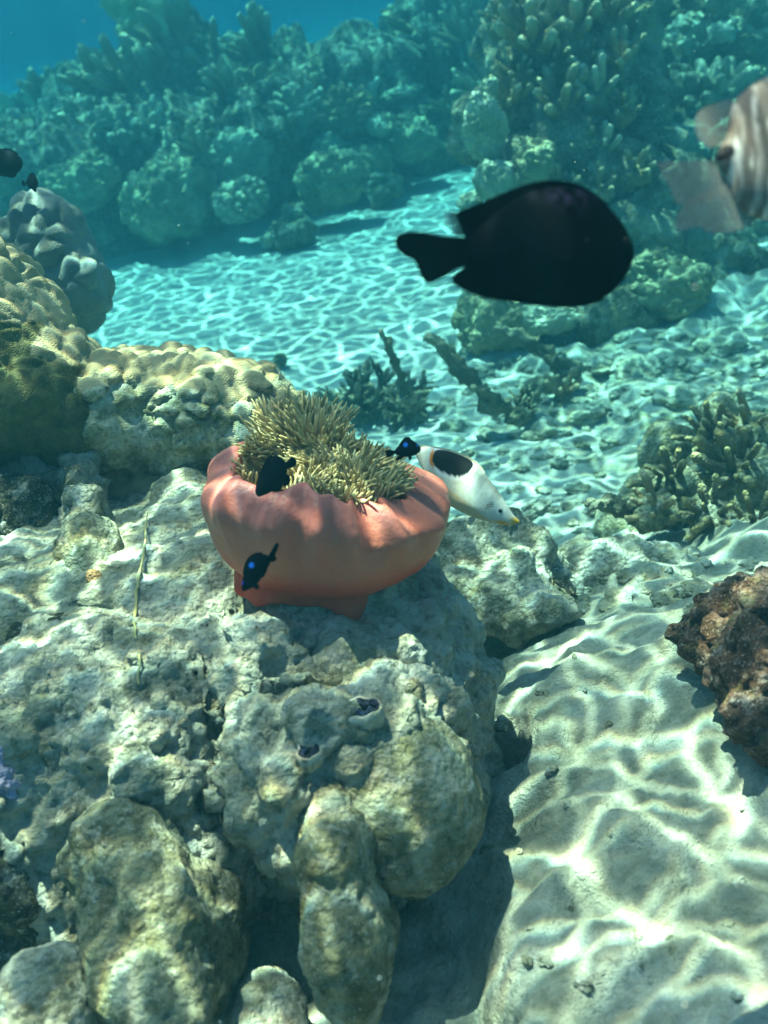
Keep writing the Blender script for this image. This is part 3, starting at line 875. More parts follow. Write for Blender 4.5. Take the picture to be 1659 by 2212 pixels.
# fillers that the haze makes alike
fill = [(70, 240, 8.2), (20, 275, 8.0), (140, 215, 8.4), (200, 190, 8.6), (100, 290, 8.0), (30, 330, 7.6), (170, 300, 7.6)]
for i, (u, v, d) in enumerate(fill):
    K(('fingers', 'boulder')[i % 2], u, v, d, 42 + 9 * (i % 3), 'finger', "dim coral head on the low reef fading into the blue at far left", group="coral heads on the fading far left reef", seed=i)
for i in range(46):
    t = RNG.rand()
    u = 80 + 800 * t
    v = 330 - 120 * t * 0.3 + RNG.uniform(-95, 90)
    K(('fingers', 'crag', 'boulder')[i % 3], u, v, 5.55 + RNG.uniform(-0.05, 0.3), RNG.uniform(18, 36), ('finger', 'pale_finger', 'boulder', 'far_rock', 'pale_boulder')[RNG.randint(5)],
      "small coral knob crowded among larger corals on the face of the far reef", name="coral_lump", group="small coral knobs on the far reef", seed=i)
for i, (u, v, d, sz) in enumerate([(890, 200, 6.4, 95), (960, 150, 6.3, 100), (1030, 110, 6.0, 110), (930, 60, 6.6, 100), (1010, 20, 6.4, 110), (1060, 210, 5.8, 90), (985, 255, 6.0, 60)]):
    colony("finger_coral", "dim bushy coral on the hazy reef behind the sand channel", "coral", P(u, v, d), px(sz, d), 20, 'fat', 'finger', 1.0, LEANV, 'far_rock', "dim bushy corals behind the sand channel", 40 + i, 0.5, (0.6, 1.1), 0.5)
# sea whip fingers against the water
colony("finger_coral", "lone coral branch reaching left against the blue water at the top", "coral", P(905, 75, 6.0), px(85, 6.0), 3, 'fat', 'finger', 0.25, (-0.75, 0, 0.55), 'far_rock', None, 3, 0.25, (0.8, 1.1), 0.55)

# ------------------------------------------------------------------ right reef tower
far_mass("tall reef tower with coral fingers behind the big black fish",
         [(1150, 690, 3.75, 120, 110, 0.28), (1260, 640, 3.75, 150, 110, 0.3), (1300, 500, 3.85, 130, 130, 0.3), (1240, 380, 3.85, 140, 130, 0.3), (1230, 230, 3.9, 150, 140, 0.32), (1230, 70, 3.95, 150, 140, 0.32), (1100, 330, 3.85, 60, 110, 0.18),
          (1420, 620, 4.0, 130, 90, 0.35), (1260, -80, 4.0, 150, 120, 0.32)], 0.02, 0.085, 0.25)
far_mass("sunlit reef slope climbing to the upper right behind the striped fish",
         [(1480, 560, 4.4, 170, 110, 0.4), (1600, 460, 4.5, 200, 130, 0.5), (1450, 380, 4.7, 140, 110, 0.4), (1620, 280, 4.8, 190, 120, 0.5), (1450, 200, 5.0, 140, 120, 0.4), (1600, 120, 5.2, 200, 120, 0.5), (1760, 350, 4.8, 160, 250, 0.5), (1480, 40, 5.3, 180, 120, 0.5), (1700, 560, 4.4, 150, 90, 0.4)], 0.024, 0.10, 0.28)
K('boulder', 1045, 280, 3.42, 52, 'pale_boulder', "pale lumpy coral column at the left edge of the reef tower", sq=(0.85, 0.9, 1.45))
K('boulder', 1075, 390, 3.42, 48, 'pale_boulder', "pale lumpy coral below the column at the left edge of the reef tower", sq=(1, 0.9, 1.1))
K('boulder', 1150, 345, 3.4, 50, 'boulder', "brown lumpy coral in the middle of the reef tower, above the black fish")
K('boulder', 1060, 700, 3.4, 68, 'boulder', "brown lumpy coral at the foot of the reef tower, under the black fish tail", sq=(1, 0.9, 1.25))
K('boulder', 1160, 690, 3.4, 62, 'pale_boulder', "pale lumpy coral shelf directly under the belly of the black fish", sq=(1.2, 0.9, 0.7))
K('boulder', 1400, 620, 3.55, 110, 'boulder', "wide smooth coral boulder right below the head of the black fish", sq=(1.15, 0.9, 0.75))
K('boulder', 1055, 200, 3.45, 26, 'pale_boulder', "small pale coral knob standing on top of the left coral column", sq=(0.8, 0.8, 1.4))
K('boulder', 1015, 440, 3.7, 26, 'pale_boulder', "small pale coral lump behind the tail side of the black fish")
tower = [(1215, 250, 3.5, 90, 9, 'finger', "knobby finger coral with thick blunt fingers in the middle of the reef tower"),
         (1290, 215, 3.5, 85, 8, 'pale_finger', "pale thick blunt fingers at the right side of the reef tower"),
         (1300, 335, 3.5, 60, 7, 'pale_finger', "pale blunt finger coral just above the back of the black fish"),
         (1150, 120, 3.55, 105, 12, 'finger', "brown knobby finger coral high on the left of the reef tower"),
         (1235, 90, 3.55, 110, 12, 'finger', "big brown knobby finger coral high in the middle of the reef tower"),
         (1310, 60, 3.6, 90, 11, 'finger', "brown knobby finger coral high on the right of the reef tower"),
         (1180, 10, 3.7, 100, 12, 'finger', "brown finger coral at the upper edge above the reef tower, left one"),
         (1280, -20, 3.7, 100, 12, 'finger', "brown finger coral at the upper edge above the reef tower, right one"),
         (1110, 230, 3.55, 70, 10, 'finger', "small knobby finger coral between the left column and the tower middle"),
         (1340, 150, 3.55, 70, 9, 'finger', "brown finger coral on the right flank of the reef tower")]
for i, (u, v, d, sz, n, mat, lab) in enumerate(tower):
    colony("finger_coral", lab, "coral", P(u, v, d), px(sz, d), n, 'fat', mat, 0.85, tuple(UPW + np.array([-0.15, -0.5, 0])), 'far_rock', None, 70 + i, 0.5, (0.8, 1.35), 0.62)
for i, (u, v) in enumerate([(1130, 40), (1200, 150), (1270, 150), (1340, 250), (1170, 330), (1250, 320), (1120, 170), (1330, 20), (1210, 420), (1370, 380), (1090, 60), (1290, 420)]):
    colony("finger_coral", "brown knobby finger coral crowded on the face of the reef tower", "coral", P(u, v, 3.50 + 0.0002 * (400 - v)), px(62, 3.5), 11, 'fat', 'finger', 0.9, tuple(UPW + np.array([-0.15, -0.55, 0])), 'finger', "finger corals crowded on the reef tower", 170 + i, 0.55, (0.6, 1.1), 0.6)
for i in range(34):
    u = RNG.uniform(1060, 1400); v = RNG.uniform(-10, 420)
    K(('fingers', 'boulder', 'cauliflower')[i % 3], u, v, 3.62 + RNG.uniform(-0.04, 0.08), RNG.uniform(14, 32), ('finger', 'boulder', 'pale_finger', 'far_rock')[RNG.randint(4)],
      "small coral knob among the fingers of the reef tower", name="coral_lump", group="small coral knobs on the reef tower", seed=300 + i)
slope = [('boulder', 1450, 330, 4.3, 70, 'pale_boulder', "pale coral boulder to the right of the reef tower fingers"),
         ('fingers', 1540, 215, 4.5, 80, 'pale_finger', "pale sunlit knobby coral high on the right slope"),
         ('boulder', 1600, 320, 4.4, 80, 'pale_boulder', "pale sunlit boulder above the striped fish"),
         ('fingers', 1430, 440, 4.1, 60, 'finger', "knobby coral between the black fish head and the striped fish tail"),
         ('crag', 1500, 590, 3.95, 60, 'rubble', "pale crag beneath the striped fish tail"),
         ('boulder', 1590, 620, 3.95, 75, 'boulder', "brown boulder low on the right slope above the sunlit sand"),
         ('crag', 1420, 530, 3.9, 45, 'rubble', "pale crag right beside the mouth of the black fish"),
         ('fingers', 1620, 530, 4.1, 65, 'pale_finger', "pale knobby coral under the belly of the striped fish"),
         ('boulder', 1480, 100, 4.8, 70, 'pale_boulder', "hazy pale boulder near the top edge, right of the reef tower"),
         ('fingers', 1620, 90, 4.8, 80, 'pale_finger', "hazy pale knobby coral near the top right corner"),
         ('crag', 1475, 682, 3.7, 28, 'rubble', "small white stone on the shaded sand at the right, under the slope"),
         ('fingers', 1390, 250, 4.4, 60, 'finger', "brown knobby coral in the gap right of the reef tower"),
         ('fingers', 1410, 60, 4.9, 70, 'finger', "dim knobby coral at the top edge right of the tower")]
for i, (kd, u, v, d, r, mat, lab) in enumerate(slope):
    K(kd, u, v, d, r, mat, lab, cat="rock" if kd == 'crag' else "coral", seed=500 + i)
for i in range(44):
    u = RNG.uniform(1380, 1680); v = RNG.uniform(0, 600)
    K(('fingers', 'boulder', 'crag', 'rubble')[i % 4], u, v, 4.35 + RNG.uniform(-0.1, 0.25) + (450 - v) / 900 * 0.7, RNG.uniform(18, 44), ('finger', 'boulder', 'pale_finger', 'rubble', 'pale_boulder')[RNG.randint(5)],
      "small coral lump crowded on the right reef slope", name="coral_lump", group="small coral lumps on the right reef slope", seed=600 + i)

# ------------------------------------------------------------------ staghorn on the sand, mid distance
def on_ground(u, v, dz=0.0):
    g_, t_ = ground(u, v)
    return np.array([g_[0], g_[1], float(terrain(g_[0], g_[1])) + dz]), t_
stags = [(790, 900, 105, 20, 'thin', 'stag', 1.0, (0, 0, 1), "bushy grey staghorn coral on the sand above the anemone"),
         (895, 905, 90, 14, 'thin', 'stag', 0.9, (-0.3, 0, 1), "grey staghorn coral with short branches between the bushy one and the long fingers"),
         (722, 900, 60, 10, 'thin', 'stag', 0.9, (-0.2, 0, 1), "small grey staghorn coral just left of the bushy one"),
         (1130, 905, 70, 12, 'thin', 'stag', 0.9, (0.1, 0, 1), "low grey staghorn coral to the right of the long fingers"),
         (1215, 860, 60, 9, 'fat', 'finger', 0.9, (0.1, 0, 1), "small stubby finger coral at the shaded foot of the reef tower")]
for i, (u, v, sz, n, kd, mat, spr, lean, lab) in enumerate(stags):
    g_, t_ = on_ground(u, v)
    colony("staghorn_coral", lab, "coral", g_, px(sz, t_), n, kd, mat, spr, lean, 'algae_rock', None, 90 + i, 0.35, (0.7, 1.1), 1.35 if kd == 'thin' else 0.8)
def long_finger(label, u0, v0, u1, v1, d, width, mat, kind='thin'):
    a = P(u0, v0, d); bb = P(u1, v1, d - 0.05)
    root = empty("finger_coral", a)
    tag(root, label, "coral")
    dv = Vector(bb - a); L = dv.length
    o = link("branch", KNOBBY['stag'][int(u0) % 4], None, root)
    o.rotation_mode = 'QUATERNION'
    o.rotation_quaternion = Vector((0, 0, 1)).rotation_difference(dv.normalized())
    w = px(width, d) / 0.17 * (1 if kind == 'fat' else 2)
    o.scale = (w, w, L)
    b = link("base", BASES['algae_rock'][int(u1) % 3], None, root)
    b.scale = [px(width * 1.3, d)] * 3
    return root
long_finger("tall thin coral finger standing up from the grey staghorn corals", 880, 860, 835, 706, 2.75, 16, 'finger', 'fat')
long_finger("long grey coral finger leaning left out of the middle of the sand", 1065, 875, 934, 705, 2.75, 22, 'finger', 'fat')
long_finger("shorter coral finger leaning left beside the long grey one", 1120, 900, 1030, 815, 2.75, 20, 'finger', 'fat')
long_finger("stubby coral finger under the shaded foot of the reef tower", 1230, 800, 1080, 690, 3.0, 22, 'finger', 'fat')
g_, t_ = on_ground(606, 800)
K('fingers', 607, 780, t_, 15, 'stag', "tiny dark coral tuft alone on the turquoise sand", name="coral_tuft")

# ------------------------------------------------------------------ coral clump at the right, gold tips
g_, t_ = on_ground(1500, 1190)
rock("reef_rock", "dark algae covered rock carrying the gold tipped coral fingers at the right", "rock",
     [(P(1460, 1100, 2.0), (0.10, 0.12, 0.08)), (P(1570, 1080, 2.05), (0.11, 0.14, 0.11)), (P(1650, 1120, 1.95), (0.10, 0.12, 0.11)), (P(1400, 1150, 1.95), (0.07, 0.09, 0.05)), (P(1580, 950, 2.2), (0.08, 0.10, 0.09)), (P(1450, 1000, 2.15), (0.06, 0.1, 0.08))],
     0.008, [d_rough(0.025, 0.2, 41, 3), d_crust(0.018, 0.09, 42)], M['algae_rock'])
clump = [(1455, 1045, 1.85, 83, 13, 'gold_tip', "gold tipped coral fingers at the middle of the dark right hand rock"),
         (1590, 1030, 1.88, 101, 14, 'gold_tip', "gold tipped coral fingers on the right part of the dark rock"),
         (1540, 950, 2.0, 81, 14, 'gold_tip', "gold tipped coral fingers at the top of the dark right hand rock"),
         (1420, 1110, 1.78, 81, 7, 'finger', "brown coral fingers low at the left of the dark right hand rock"),
         (1540, 1120, 1.75, 83, 13, 'gold_tip', "gold tipped coral fingers low in front of the dark right hand rock"),
         (1640, 1150, 1.72, 87, 13, 'gold_tip', "gold tipped coral fingers at the lower right edge of the dark rock"),
         (1620, 930, 2.05, 81, 8, 'finger', "brown coral fingers behind the dark rock at the right edge")]
for i, (u, v, d, sz, n, mat, lab) in enumerate(clump):
    colony("finger_coral", lab, "coral", P(u, v, d), px(sz, d), n, 'fat', mat, 0.95, tuple(UPW + np.array([-0.7, -0.5, 0])), 'algae_rock', None, 120 + i, 0.6, (0.7, 1.15), 0.62)
long_finger("thick brown coral finger pointing left from the dark right hand rock", 1390, 1120, 1290, 1075, 1.8, 24, 'finger', 'fat')

# ------------------------------------------------------------------ rubble on the slope to the right
spots = []
def try_spot(u, v, r):
    for (a, b, c) in spots:
        if abs(a - u) < (r + c) * 0.8 and abs(b - v) < (r + c) * 0.55: return False
    spots.append((u, v, r)); return True
big = [(985, 925, 32, "pale rounded stone on the sand behind the saddled fish"), (1080, 945, 50, "flat grey stone on the sand up and right of the saddled fish"), (1180, 935, 42, "grey stone on the sand midway between the saddled fish and the dark right hand rock"),
       (1290, 800, 42, "grey stone at the edge of the shade under the reef tower"), (1370, 800, 55, "wide sunlit stone mound at the edge of the shade, right of the middle"), (1480, 860, 50, "sunlit stone halfway down the right slope"),
       (1600, 850, 48, "sunlit stone on the right slope near the right edge"), (1250, 900, 40, "pale crusted stone below the shaded foot of the tower"), (1560, 745, 50, "sunlit stone on the sand at the right edge under the reef slope"),
       (1090, 1150, 40, "grey crusted stone under the mouth of the saddled fish"), (1340, 950, 46, "grey stone above the left end of the dark right hand rock"), (1170, 830, 34, "dark stone in the shade under the tower"), (1050, 1010, 26, "small stone just right of the saddled fish")]
for i, (u, v, r, lab) in enumerate(big):
    g_, t_ = on_ground(u, v)
    spots.append((u, v, r))
    knob('rubble' if i % 3 else 'crag', "stone", lab, "stone", g_, px(r, t_), 'rubble' if i != 11 else 'far_rock', None, 700 + i, (1.15, 1, 0.55), (0.1, 0.1, i * 1.3))
cnt = 0
for k in range(2500):
    u = RNG.uniform(960, 1659); v = RNG.uniform(720, 1330)
    r = RNG.uniform(7, 34) * (0.6 + 0.6 * (v - 700) / 600)
    if v > 1180 and u < 1000: continue
    if u > 1300 and 930 < v < 1200: continue
    if not try_spot(u, v, r): continue
    g_, t_ = on_ground(u, v)
    knob('rubble' if k % 3 else 'crag', "stone", "small pale stone lying loose in the rubble on the right slope", "stone", g_, px(r, t_), 'rubble', "small stones in the rubble", 800 + k, (1.1, 1, 0.6))
    cnt += 1
    if cnt > 190: break
for i, (u, v, r) in enumerate([(1090, 1560, 22), (1010, 1560, 26), (1000, 1500, 20), (1045, 1640, 16), (1015, 1830, 14)]):
    g_, t_ = on_ground(u, v)
    knob('rubble', "stone", ["crusted stone at the rim of the small dark hole in the sand", "knobby stone where the clam ledge meets the sand", "small stone above the knobby one at the foot of the shaded hump",
                             "low stone on the left rim of the small dark hole", "small pale stone on the sand right of the olive boulder"][i], "stone", g_, px(r, t_), 'rubble', None, 950 + i, (1.1, 1, 0.7))
white = knob('rubble', "stone", "white sunlit stone behind the reddish brown ridge", "stone", on_ground(1440, 1302)[0], 0.018, 'rubble', None, 990)

# shell and coral fragments strewn on the near sand
rs_ = np.random.RandomState(77)
n_ = 0
for k in range(400):
    u = rs_.uniform(960, 1655); v = rs_.uniform(1380, 2200)
    if u < 1060 - (v - 1380) * 0.03 or (u > 1380 and v < 1720): continue
    g_, t_ = on_ground(u, v)
    sz = rs_.uniform(0.0018, 0.0045) * (1.6 if rs_.rand() < 0.12 else 1)
    knob('rubble' if k % 4 else 'crag', "coral_fragment", "small broken coral fragment lying on the near pale sand at the right", "coral fragment", g_, sz,
         ('rubble', 'shelf', 'algae_rock', 'rock')[rs_.randint(4)], "coral fragments on the near sand", 1300 + k, (rs_.uniform(1, 2.2), 1, 0.7))
    n_ += 1
    if n_ > 30: break
# drifting yellow green algae, top left, hanging on the tallest coral
def drift():
    c = P(285, 30, 5.6)
    els = []
    for (u, v, r) in [(250, 15, 26), (285, 25, 30), (320, 30, 28), (345, 55, 22), (265, 55, 16), (258, 70, 10), (230, 0, 22), (300, -10, 30), (350, 20, 20)]:
        els.append((P(u, v, 5.6), (px(r, 5.6), 0.03, px(r, 5.6))))
    rock("drifting_algae", "ragged yellow green drift of algae hanging beside the highest coral peak", "algae", els, 0.008, [d_rough(0.03, 0.12, 5, 4), d_crust(0.012, 0.05, 3)], coral_mat("yellow_green_algae", (0.42, 0.40, 0.16), (0.55, 0.52, 0.24), None, 8, 0.005, 60))
drift()

# ------------------------------------------------------------------ the anemone
def build_anemone():
    mtx = Matrix([[A_X[i], A_Y[i], A_UP[i]] for i in range(3)])
    root = empty("sea_anemone", A_FOOT, mtx.to_quaternion())
    tag(root, "large pink bodied sea anemone half closed round its olive tentacles", "anemone")
    # -- column
    prof = np.array([(0.080, -0.018), (0.097, -0.012), (0.109, 0.004), (0.1170, 0.025), (0.1205, 0.050), (0.1220, 0.069), (0.1195, 0.087), (0.110, 0.101), (0.099, 0.110), (0.091, 0.113), (0.086, 0.110), (0.083, 0.100), (0.078, 0.090)])
    tt = np.linspace(0, len(prof) - 1, 84)
    # smooth the profile
    def crom(t):
        i = int(min(max(math.floor(t), 0), len(prof) - 2)); f = t - i
        p0, p1, p2, p3 = prof[max(i - 1, 0)], prof[i], prof[i + 1], prof[min(i + 2, len(prof) - 1)]
        return 0.5 * ((2 * p1) + (p2 - p0) * f + (2 * p0 - 5 * p1 + 4 * p2 - p3) * f * f + (3 * p1 - p0 - 3 * p2 + p3) * f ** 3)
    pr = np.array([crom(t) for t in tt])
    nA = 260
    th = np.linspace(0, 2 * np.pi, nA, endpoint=False)
    V = []
    z01 = np.clip(pr[:, 1] / 0.113, 0, 1)
    up = sstep(0.25, 1.0, z01)
    for a in th:
        ca, sa = math.cos(a), math.sin(a)
        front = max(0.0, -sa)
        q = np.stack([np.full(len(pr), ca * 1.6), np.full(len(pr), sa * 1.6), pr[:, 1] * 6], 1)
        low = vnoise(q, 3) * 0.009
        fold = vnoise(np.stack([np.full(len(pr), ca * 5), np.full(len(pr), sa * 5), pr[:, 1] * 14], 1), 8) * 0.0035 * (0.3 + up)
        wr = vnoise(np.stack([np.full(len(pr), ca * 17), np.full(len(pr), sa * 17), pr[:, 1] * 20], 1), 12) * 0.0020 * up
        crease = 0
        for (deg, w, amt) in ((-62, 7, 0.011), (-95, 5, 0.006), (-38, 6, 0.006), (-78, 4, 0.005), (-125, 8, 0.004), (-15, 6, 0.005)):
            da = (math.degrees(a) - deg + 180) % 360 - 180
            crease = crease + amt * math.exp(-(da / w) ** 2) * sstep(0.15, 0.9, z01) - amt * 0.5 * math.exp(-((abs(da) - 1.8 * w) / w) ** 2) * sstep(0.15, 0.8, z01)
        r = pr[:, 0] + low * 1.3 + fold * 1.5 + wr * 1.4 - 1.5 * crease
        r = r * (1 + 0.015 * ca) * (1 - 0.06 * sstep(0.5, 1.0, z01) * max(0.0, ca))
        z = 0.95 * pr[:, 1] * (1 + 0.05 * math.sin(3 * a + 1.0) + 0.022 * math.sin(7 * a)) - 0.036 * up * max(0.0, ca) ** 1.5 - 0.007 * up * max(0.0, -ca)
        z = z - 0.006 * up * front + up * 0.004 * vnoise(np.array([[ca * 6, sa * 6, 0.5]]), 4)[0]
        z = z - 0.020 * up * max(0.0, sa)
        V.append(np.stack([r * ca, r * sa * 0.98, z], 1))
    V = np.array(V)
    nP = len(pr)
    idx = np.arange(nA * nP).reshape(nA, nP)
    nx = np.roll(idx, -1, axis=0)
    F = np.stack([idx[:, :-1], nx[:, :-1], nx[:, 1:], idx[:, 1:]], -1).reshape(-1, 4).tolist()
    me = mesh_np("column", V.reshape(-1, 3), F)
    mt, nt, b = new_mat("anemone_skin")
    oc = N(nt, 'ShaderNodeTexCoord').outputs['Object']
    sep = N(nt, 'ShaderNodeSeparateXYZ'); nt.links.new(oc, sep.inputs[0])
    n1 = noise_n(nt, oc, 26, 4, 0.6)
    hz = mathn(nt, 'ADD', mathn(nt, 'MULTIPLY', sep.outputs['Z'], 9.0), mathn(nt, 'MULTIPLY', n1, 0.22))
    col = ramp_n(nt, hz, [(0.10, (0.62, 0.085, 0.04)), (0.34, (0.54, 0.14, 0.078)), (0.70, (0.45, 0.13, 0.092)), (1.0, (0.42, 0.12, 0.10))])
    sp = noise_n(nt, oc, 420, 3, 0.7)
    col = mixc(nt, mathn(nt, 'MULTIPLY', ramp_n(nt, sp, [(0.5, (0, 0, 0)), (0.7, (1, 1, 1))]), 0.18), col, (0.6, 0.24, 0.15))
    nt.links.new(col, b.inputs['Base Color'])
    b.inputs['Roughness'].default_value = 0.46
    b.inputs['Specular IOR Level'].default_value = 0.25
    b.inputs['Subsurface Weight'].default_value = 0.35
    b.inputs['Subsurface Radius'].default_value = (0.012, 0.004, 0.003)
    b.inputs['Subsurface Scale'].default_value = 1.0
    bump_n(nt, b, mathn(nt, 'ADD', noise_n(nt, oc, 70, 4, 0.6), mathn(nt, 'MULTIPLY', sp, 0.15)), 0.002)
    link("column", me, mt, root)
    # -- foot, redder, with flaps spreading on the rock
    V = []
    nF = 220
    for i in range(nF):
        a = 2 * math.pi * i / nF
        deg = math.degrees(a)
        fl = 0
        for (d0, w, amt) in ((-72, 6, 0.024), (-64, 5, 0.012), (-132, 10, 0.014), (-150, 9, 0.014), (170, 12, 0.008)):
            da = (deg - d0 + 180) % 360 - 180
            fl += amt * math.exp(-(da / w) ** 2)
        wob = 0.0015 * math.sin(a * 9 + 1) + 0.001 * math.sin(a * 17)
        for (r, z) in ((0.094, -0.006), (0.092, -0.012), (0.090 + fl * 0.35, -0.017 - fl * 0.35), (0.092 + fl * 0.6 + wob, -0.022 - fl * 0.8), (0.088 + fl * 0.45 + wob, -0.026 - fl * 0.8), (0.06, -0.03)):
            V.append((r * math.cos(a), r * math.sin(a), z))
    F = []
    for i in range(nF):
        for j in range(5):
            a0, a1 = i * 6 + j, ((i + 1) % nF) * 6 + j
            F.append((a0, a0 + 1, a1 + 1, a1))
    me = mesh_np("foot", V, F)
    me.flip_normals()
    mt2, nt, b = new_mat("anemone_foot")
    oc = N(nt, 'ShaderNodeTexCoord').outputs['Object']
    nt.links.new(ramp_n(nt, noise_n(nt, oc, 40, 4), [(0.35, (0.50, 0.06, 0.03)), (0.65, (0.62, 0.11, 0.05))]), b.inputs['Base Color'])
    b.inputs['Subsurface Weight'].default_value = 0.3
    b.inputs['Subsurface Radius'].default_value = (0.01, 0.003, 0.002)
    bump_n(nt, b, noise_n(nt, oc, 90, 4), 0.002)
    o = link("foot", me, mt2, root)
    sb = o.modifiers.new("s", 'SUBSURF'); sb.levels = 1; sb.render_levels = 1
    # -- oral disc: heaped where the tentacles stand
    def disc_z(x, y):
        z = 0.086 + 0.027 * np.exp(-(((x + 0.030) / 0.055) ** 2 + ((y - 0.055) / 0.040) ** 2)) + 0.024 * np.exp(-(((x - 0.035) / 0.05) ** 2 + ((y + 0.015) / 0.05) ** 2))
        return z - 0.010 - 0.26 * np.maximum(x, 0) - 0.05 * x - 0.022 * np.exp(-(((x + 0.050) / 0.026) ** 2 + ((y + 0.035) / 0.035) ** 2))
    V, F = [(0, 0, float(disc_z(np.array(0.0), np.array(0.0))))], []
    nr, na = 24, 96
    for i in range(1, nr + 1):
        for k in range(na):
            r = 0.092 * i / nr
            x, y = r * math.cos(2 * math.pi * k / na), r * math.sin(2 * math.pi * k / na)
            V.append((x, y, float(disc_z(np.array(x), np.array(y)))))
    for k in range(na):
        F.append((0, 1 + k, 1 + (k + 1) % na))
    for i in range(nr - 1):
        for k in range(na):
            a0 = 1 + i * na + k; a1 = 1 + i * na + (k + 1) % na
            F.append((a0, a0 + na, a1 + na, a1))
    link("oral_disc", mesh_np("oral_disc", V, F), coral_mat("oral_disc_skin", (0.16, 0.13, 0.055), (0.26, 0.21, 0.09), None, 60, 0.002, 300), root)
    # -- tentacles
    mt3, nt, b = new_mat("tentacle_skin")
    at = N(nt, 'ShaderNodeAttribute', attribute_name='tip')
    pos = N(nt, 'ShaderNodeNewGeometry').outputs['Position']
    bc = ramp_n(nt, noise_n(nt, pos, 30, 3), [(0.35, (0.34, 0.27, 0.13)), (0.65, (0.50, 0.42, 0.23))])
    nt.links.new(mixc(nt, at.outputs['Fac'], bc, (0.62, 0.52, 0.26)), b.inputs['Base Color'])
    b.inputs['Roughness'].default_value = 0.5
    b.inputs['Transmission Weight'].default_value = 0.15
    b.inputs['Subsurface Weight'].default_value = 0.5
    b.inputs['Subsurface Radius'].default_value = (0.004, 0.003, 0.0015)
    def tent_mesh(seed):
        rs = np.random.RandomState(seed)
        V, F, T = [], [], []
        R, S = 13, 7
        c1, c2, ph = rs.uniform(-0.6, 0.6), rs.uniform(-0.45, 0.45), rs.uniform(0, 6)
        for i in range(R):
            t = i / (R - 1)
            c = np.array([c1 * t * t + 0.07 * math.sin(5 * t + ph), c2 * t * t + 0.05 * math.cos(4 * t + ph), t])
            rad = 0.105 * (1 - 0.35 * t) * (1.12 if 0.78 < t < 0.95 else 1.0)
            rad *= math.sqrt(max(0.02, 1 - max(0.0, (t - 0.88) / 0.12) ** 2))
            for k in range(S):
                V.append(c + rad * np.array([math.cos(2 * math.pi * k / S), math.sin(2 * math.pi * k / S), 0])); T.append(t ** 4)
        for i in range(R - 1):
            for k in range(S):
                F.append((i * S + k, i * S + (k + 1) % S, (i + 1) * S + (k + 1) % S, (i + 1) * S + k))
        F.append(tuple((R - 1) * S + k for k in range(S)))
        me = mesh_np("tentacle", V, F)
        attr_float(me, 'tip', T)
        me.materials.append(mt3)
        return me
    TM = [tent_mesh(i) for i in range(8)]
    rs = np.random.RandomState(5)
    items = []
    tries = 0
    while len(items) < 1500 and tries < 40000:
        tries += 1
        r = 0.078 * math.sqrt(rs.rand()); a = rs.uniform(0, 2 * math.pi)
        x, y = r * math.cos(a), r * math.sin(a)
        if math.hypot((x + 0.048) / 0.020, (y + 0.034) / 0.034) < 1.0: continue
        z = float(disc_z(np.array(x), np.array(y)))
        e = 0.002
        nx_ = -(float(disc_z(np.array(x + e), np.array(y))) - z) / e
        ny_ = -(float(disc_z(np.array(x), np.array(y + e))) - z) / e
        pn = np.array([[x * 38, y * 38, 0.3]])
        d = Vector((nx_ * 0.5 + 1.6 * vnoise(pn, 51)[0] + x * 2.5, ny_ * 0.5 + 1.6 * vnoise(pn, 52)[0] + y * 1.5 - 0.15, 1.0))
        d += Vector(rs.uniform(-0.30, 0.30, 3))
        if r > 0.064:      # stay inside the rim
            d += Vector((-x, -y, 0)) * (1.5 if x > 0.03 else 4.0)
        L = rs.uniform(0.015, 0.029) * (1.45 if (x < 0.01 and y > 0.015) else 1.0)
        items.append((y, x, z - 0.002, d.normalized(), L, rs.randint(8), rs.uniform(0, 6.28)))
    items.sort(key=lambda q: q[0] - q[2])
    MV, MF, MT, off = [], [], [], 0
    for i, (y, x, z, d, L, k, ro) in enumerate(items):
        q = Vector((0, 0, 1)).rotation_difference(d) @ Quaternion((0, 0, 1), ro)
        w = 0.0145
        if i % 9 == 0 and i // 9 < 100:
            o = link("tentacle", TM[k], None, root)
            o.rotation_mode = 'QUATERNION'; o.rotation_quaternion = q
            o.location = (x, y, z); o.scale = (w, w, L)
        else:
            co = get_co(TM[k]) * np.array([w, w, L])
            co = co @ np.array(q.to_matrix()).T + np.array([x, y, z])
            MV.append(co)
            MF += [tuple(a + off for a in p.vertices) for p in TM[k].polygons]
            tv = np.empty(len(co)); TM[k].attributes['tip'].data.foreach_get('value', tv); MT.append(tv)
            off += len(co)
    me = mesh_np("tentacle_mass", np.vstack(MV), MF)
    attr_float(me, 'tip', np.concatenate(MT))
    o = link("tentacle_mass", me, mt3, root)
    o['kind'] = 'stuff'
build_anemone()

# ------------------------------------------------------------------ fish
FISH_ROT = Matrix([[RGT[i], FWD[i], UPV[i]] for i in range(3)])
def in_poly(x, y, poly):
    c = np.zeros(len(x), bool)
    n = len(poly)
    for i in range(n):
        x0, y0 = poly[i]; x1, y1 = poly[(i + 1) % n]
        cond = ((y0 > y) != (y1 > y)) & (x < (x1 - x0) * (y - y0) / ((y1 - y0) if y1 != y0 else 1e-9) + x0)
        c ^= cond
    return c
def poly_dist(x, y, poly):
    d = np.full(len(x), 1e9)
    n = len(poly)
    for i in range(n):
        a = np.array(poly[i], float); b = np.array(poly[(i + 1) % n], float)
        ab = b - a
        t = np.clip(((x - a[0]) * ab[0] + (y - a[1]) * ab[1]) / (ab @ ab + 1e-9), 0, 1)
        d = np.minimum(d, np.hypot(x - a[0] - t * ab[0], y - a[1] - t * ab[1]))
    return np.where(in_poly(x, y, poly), -d, d)
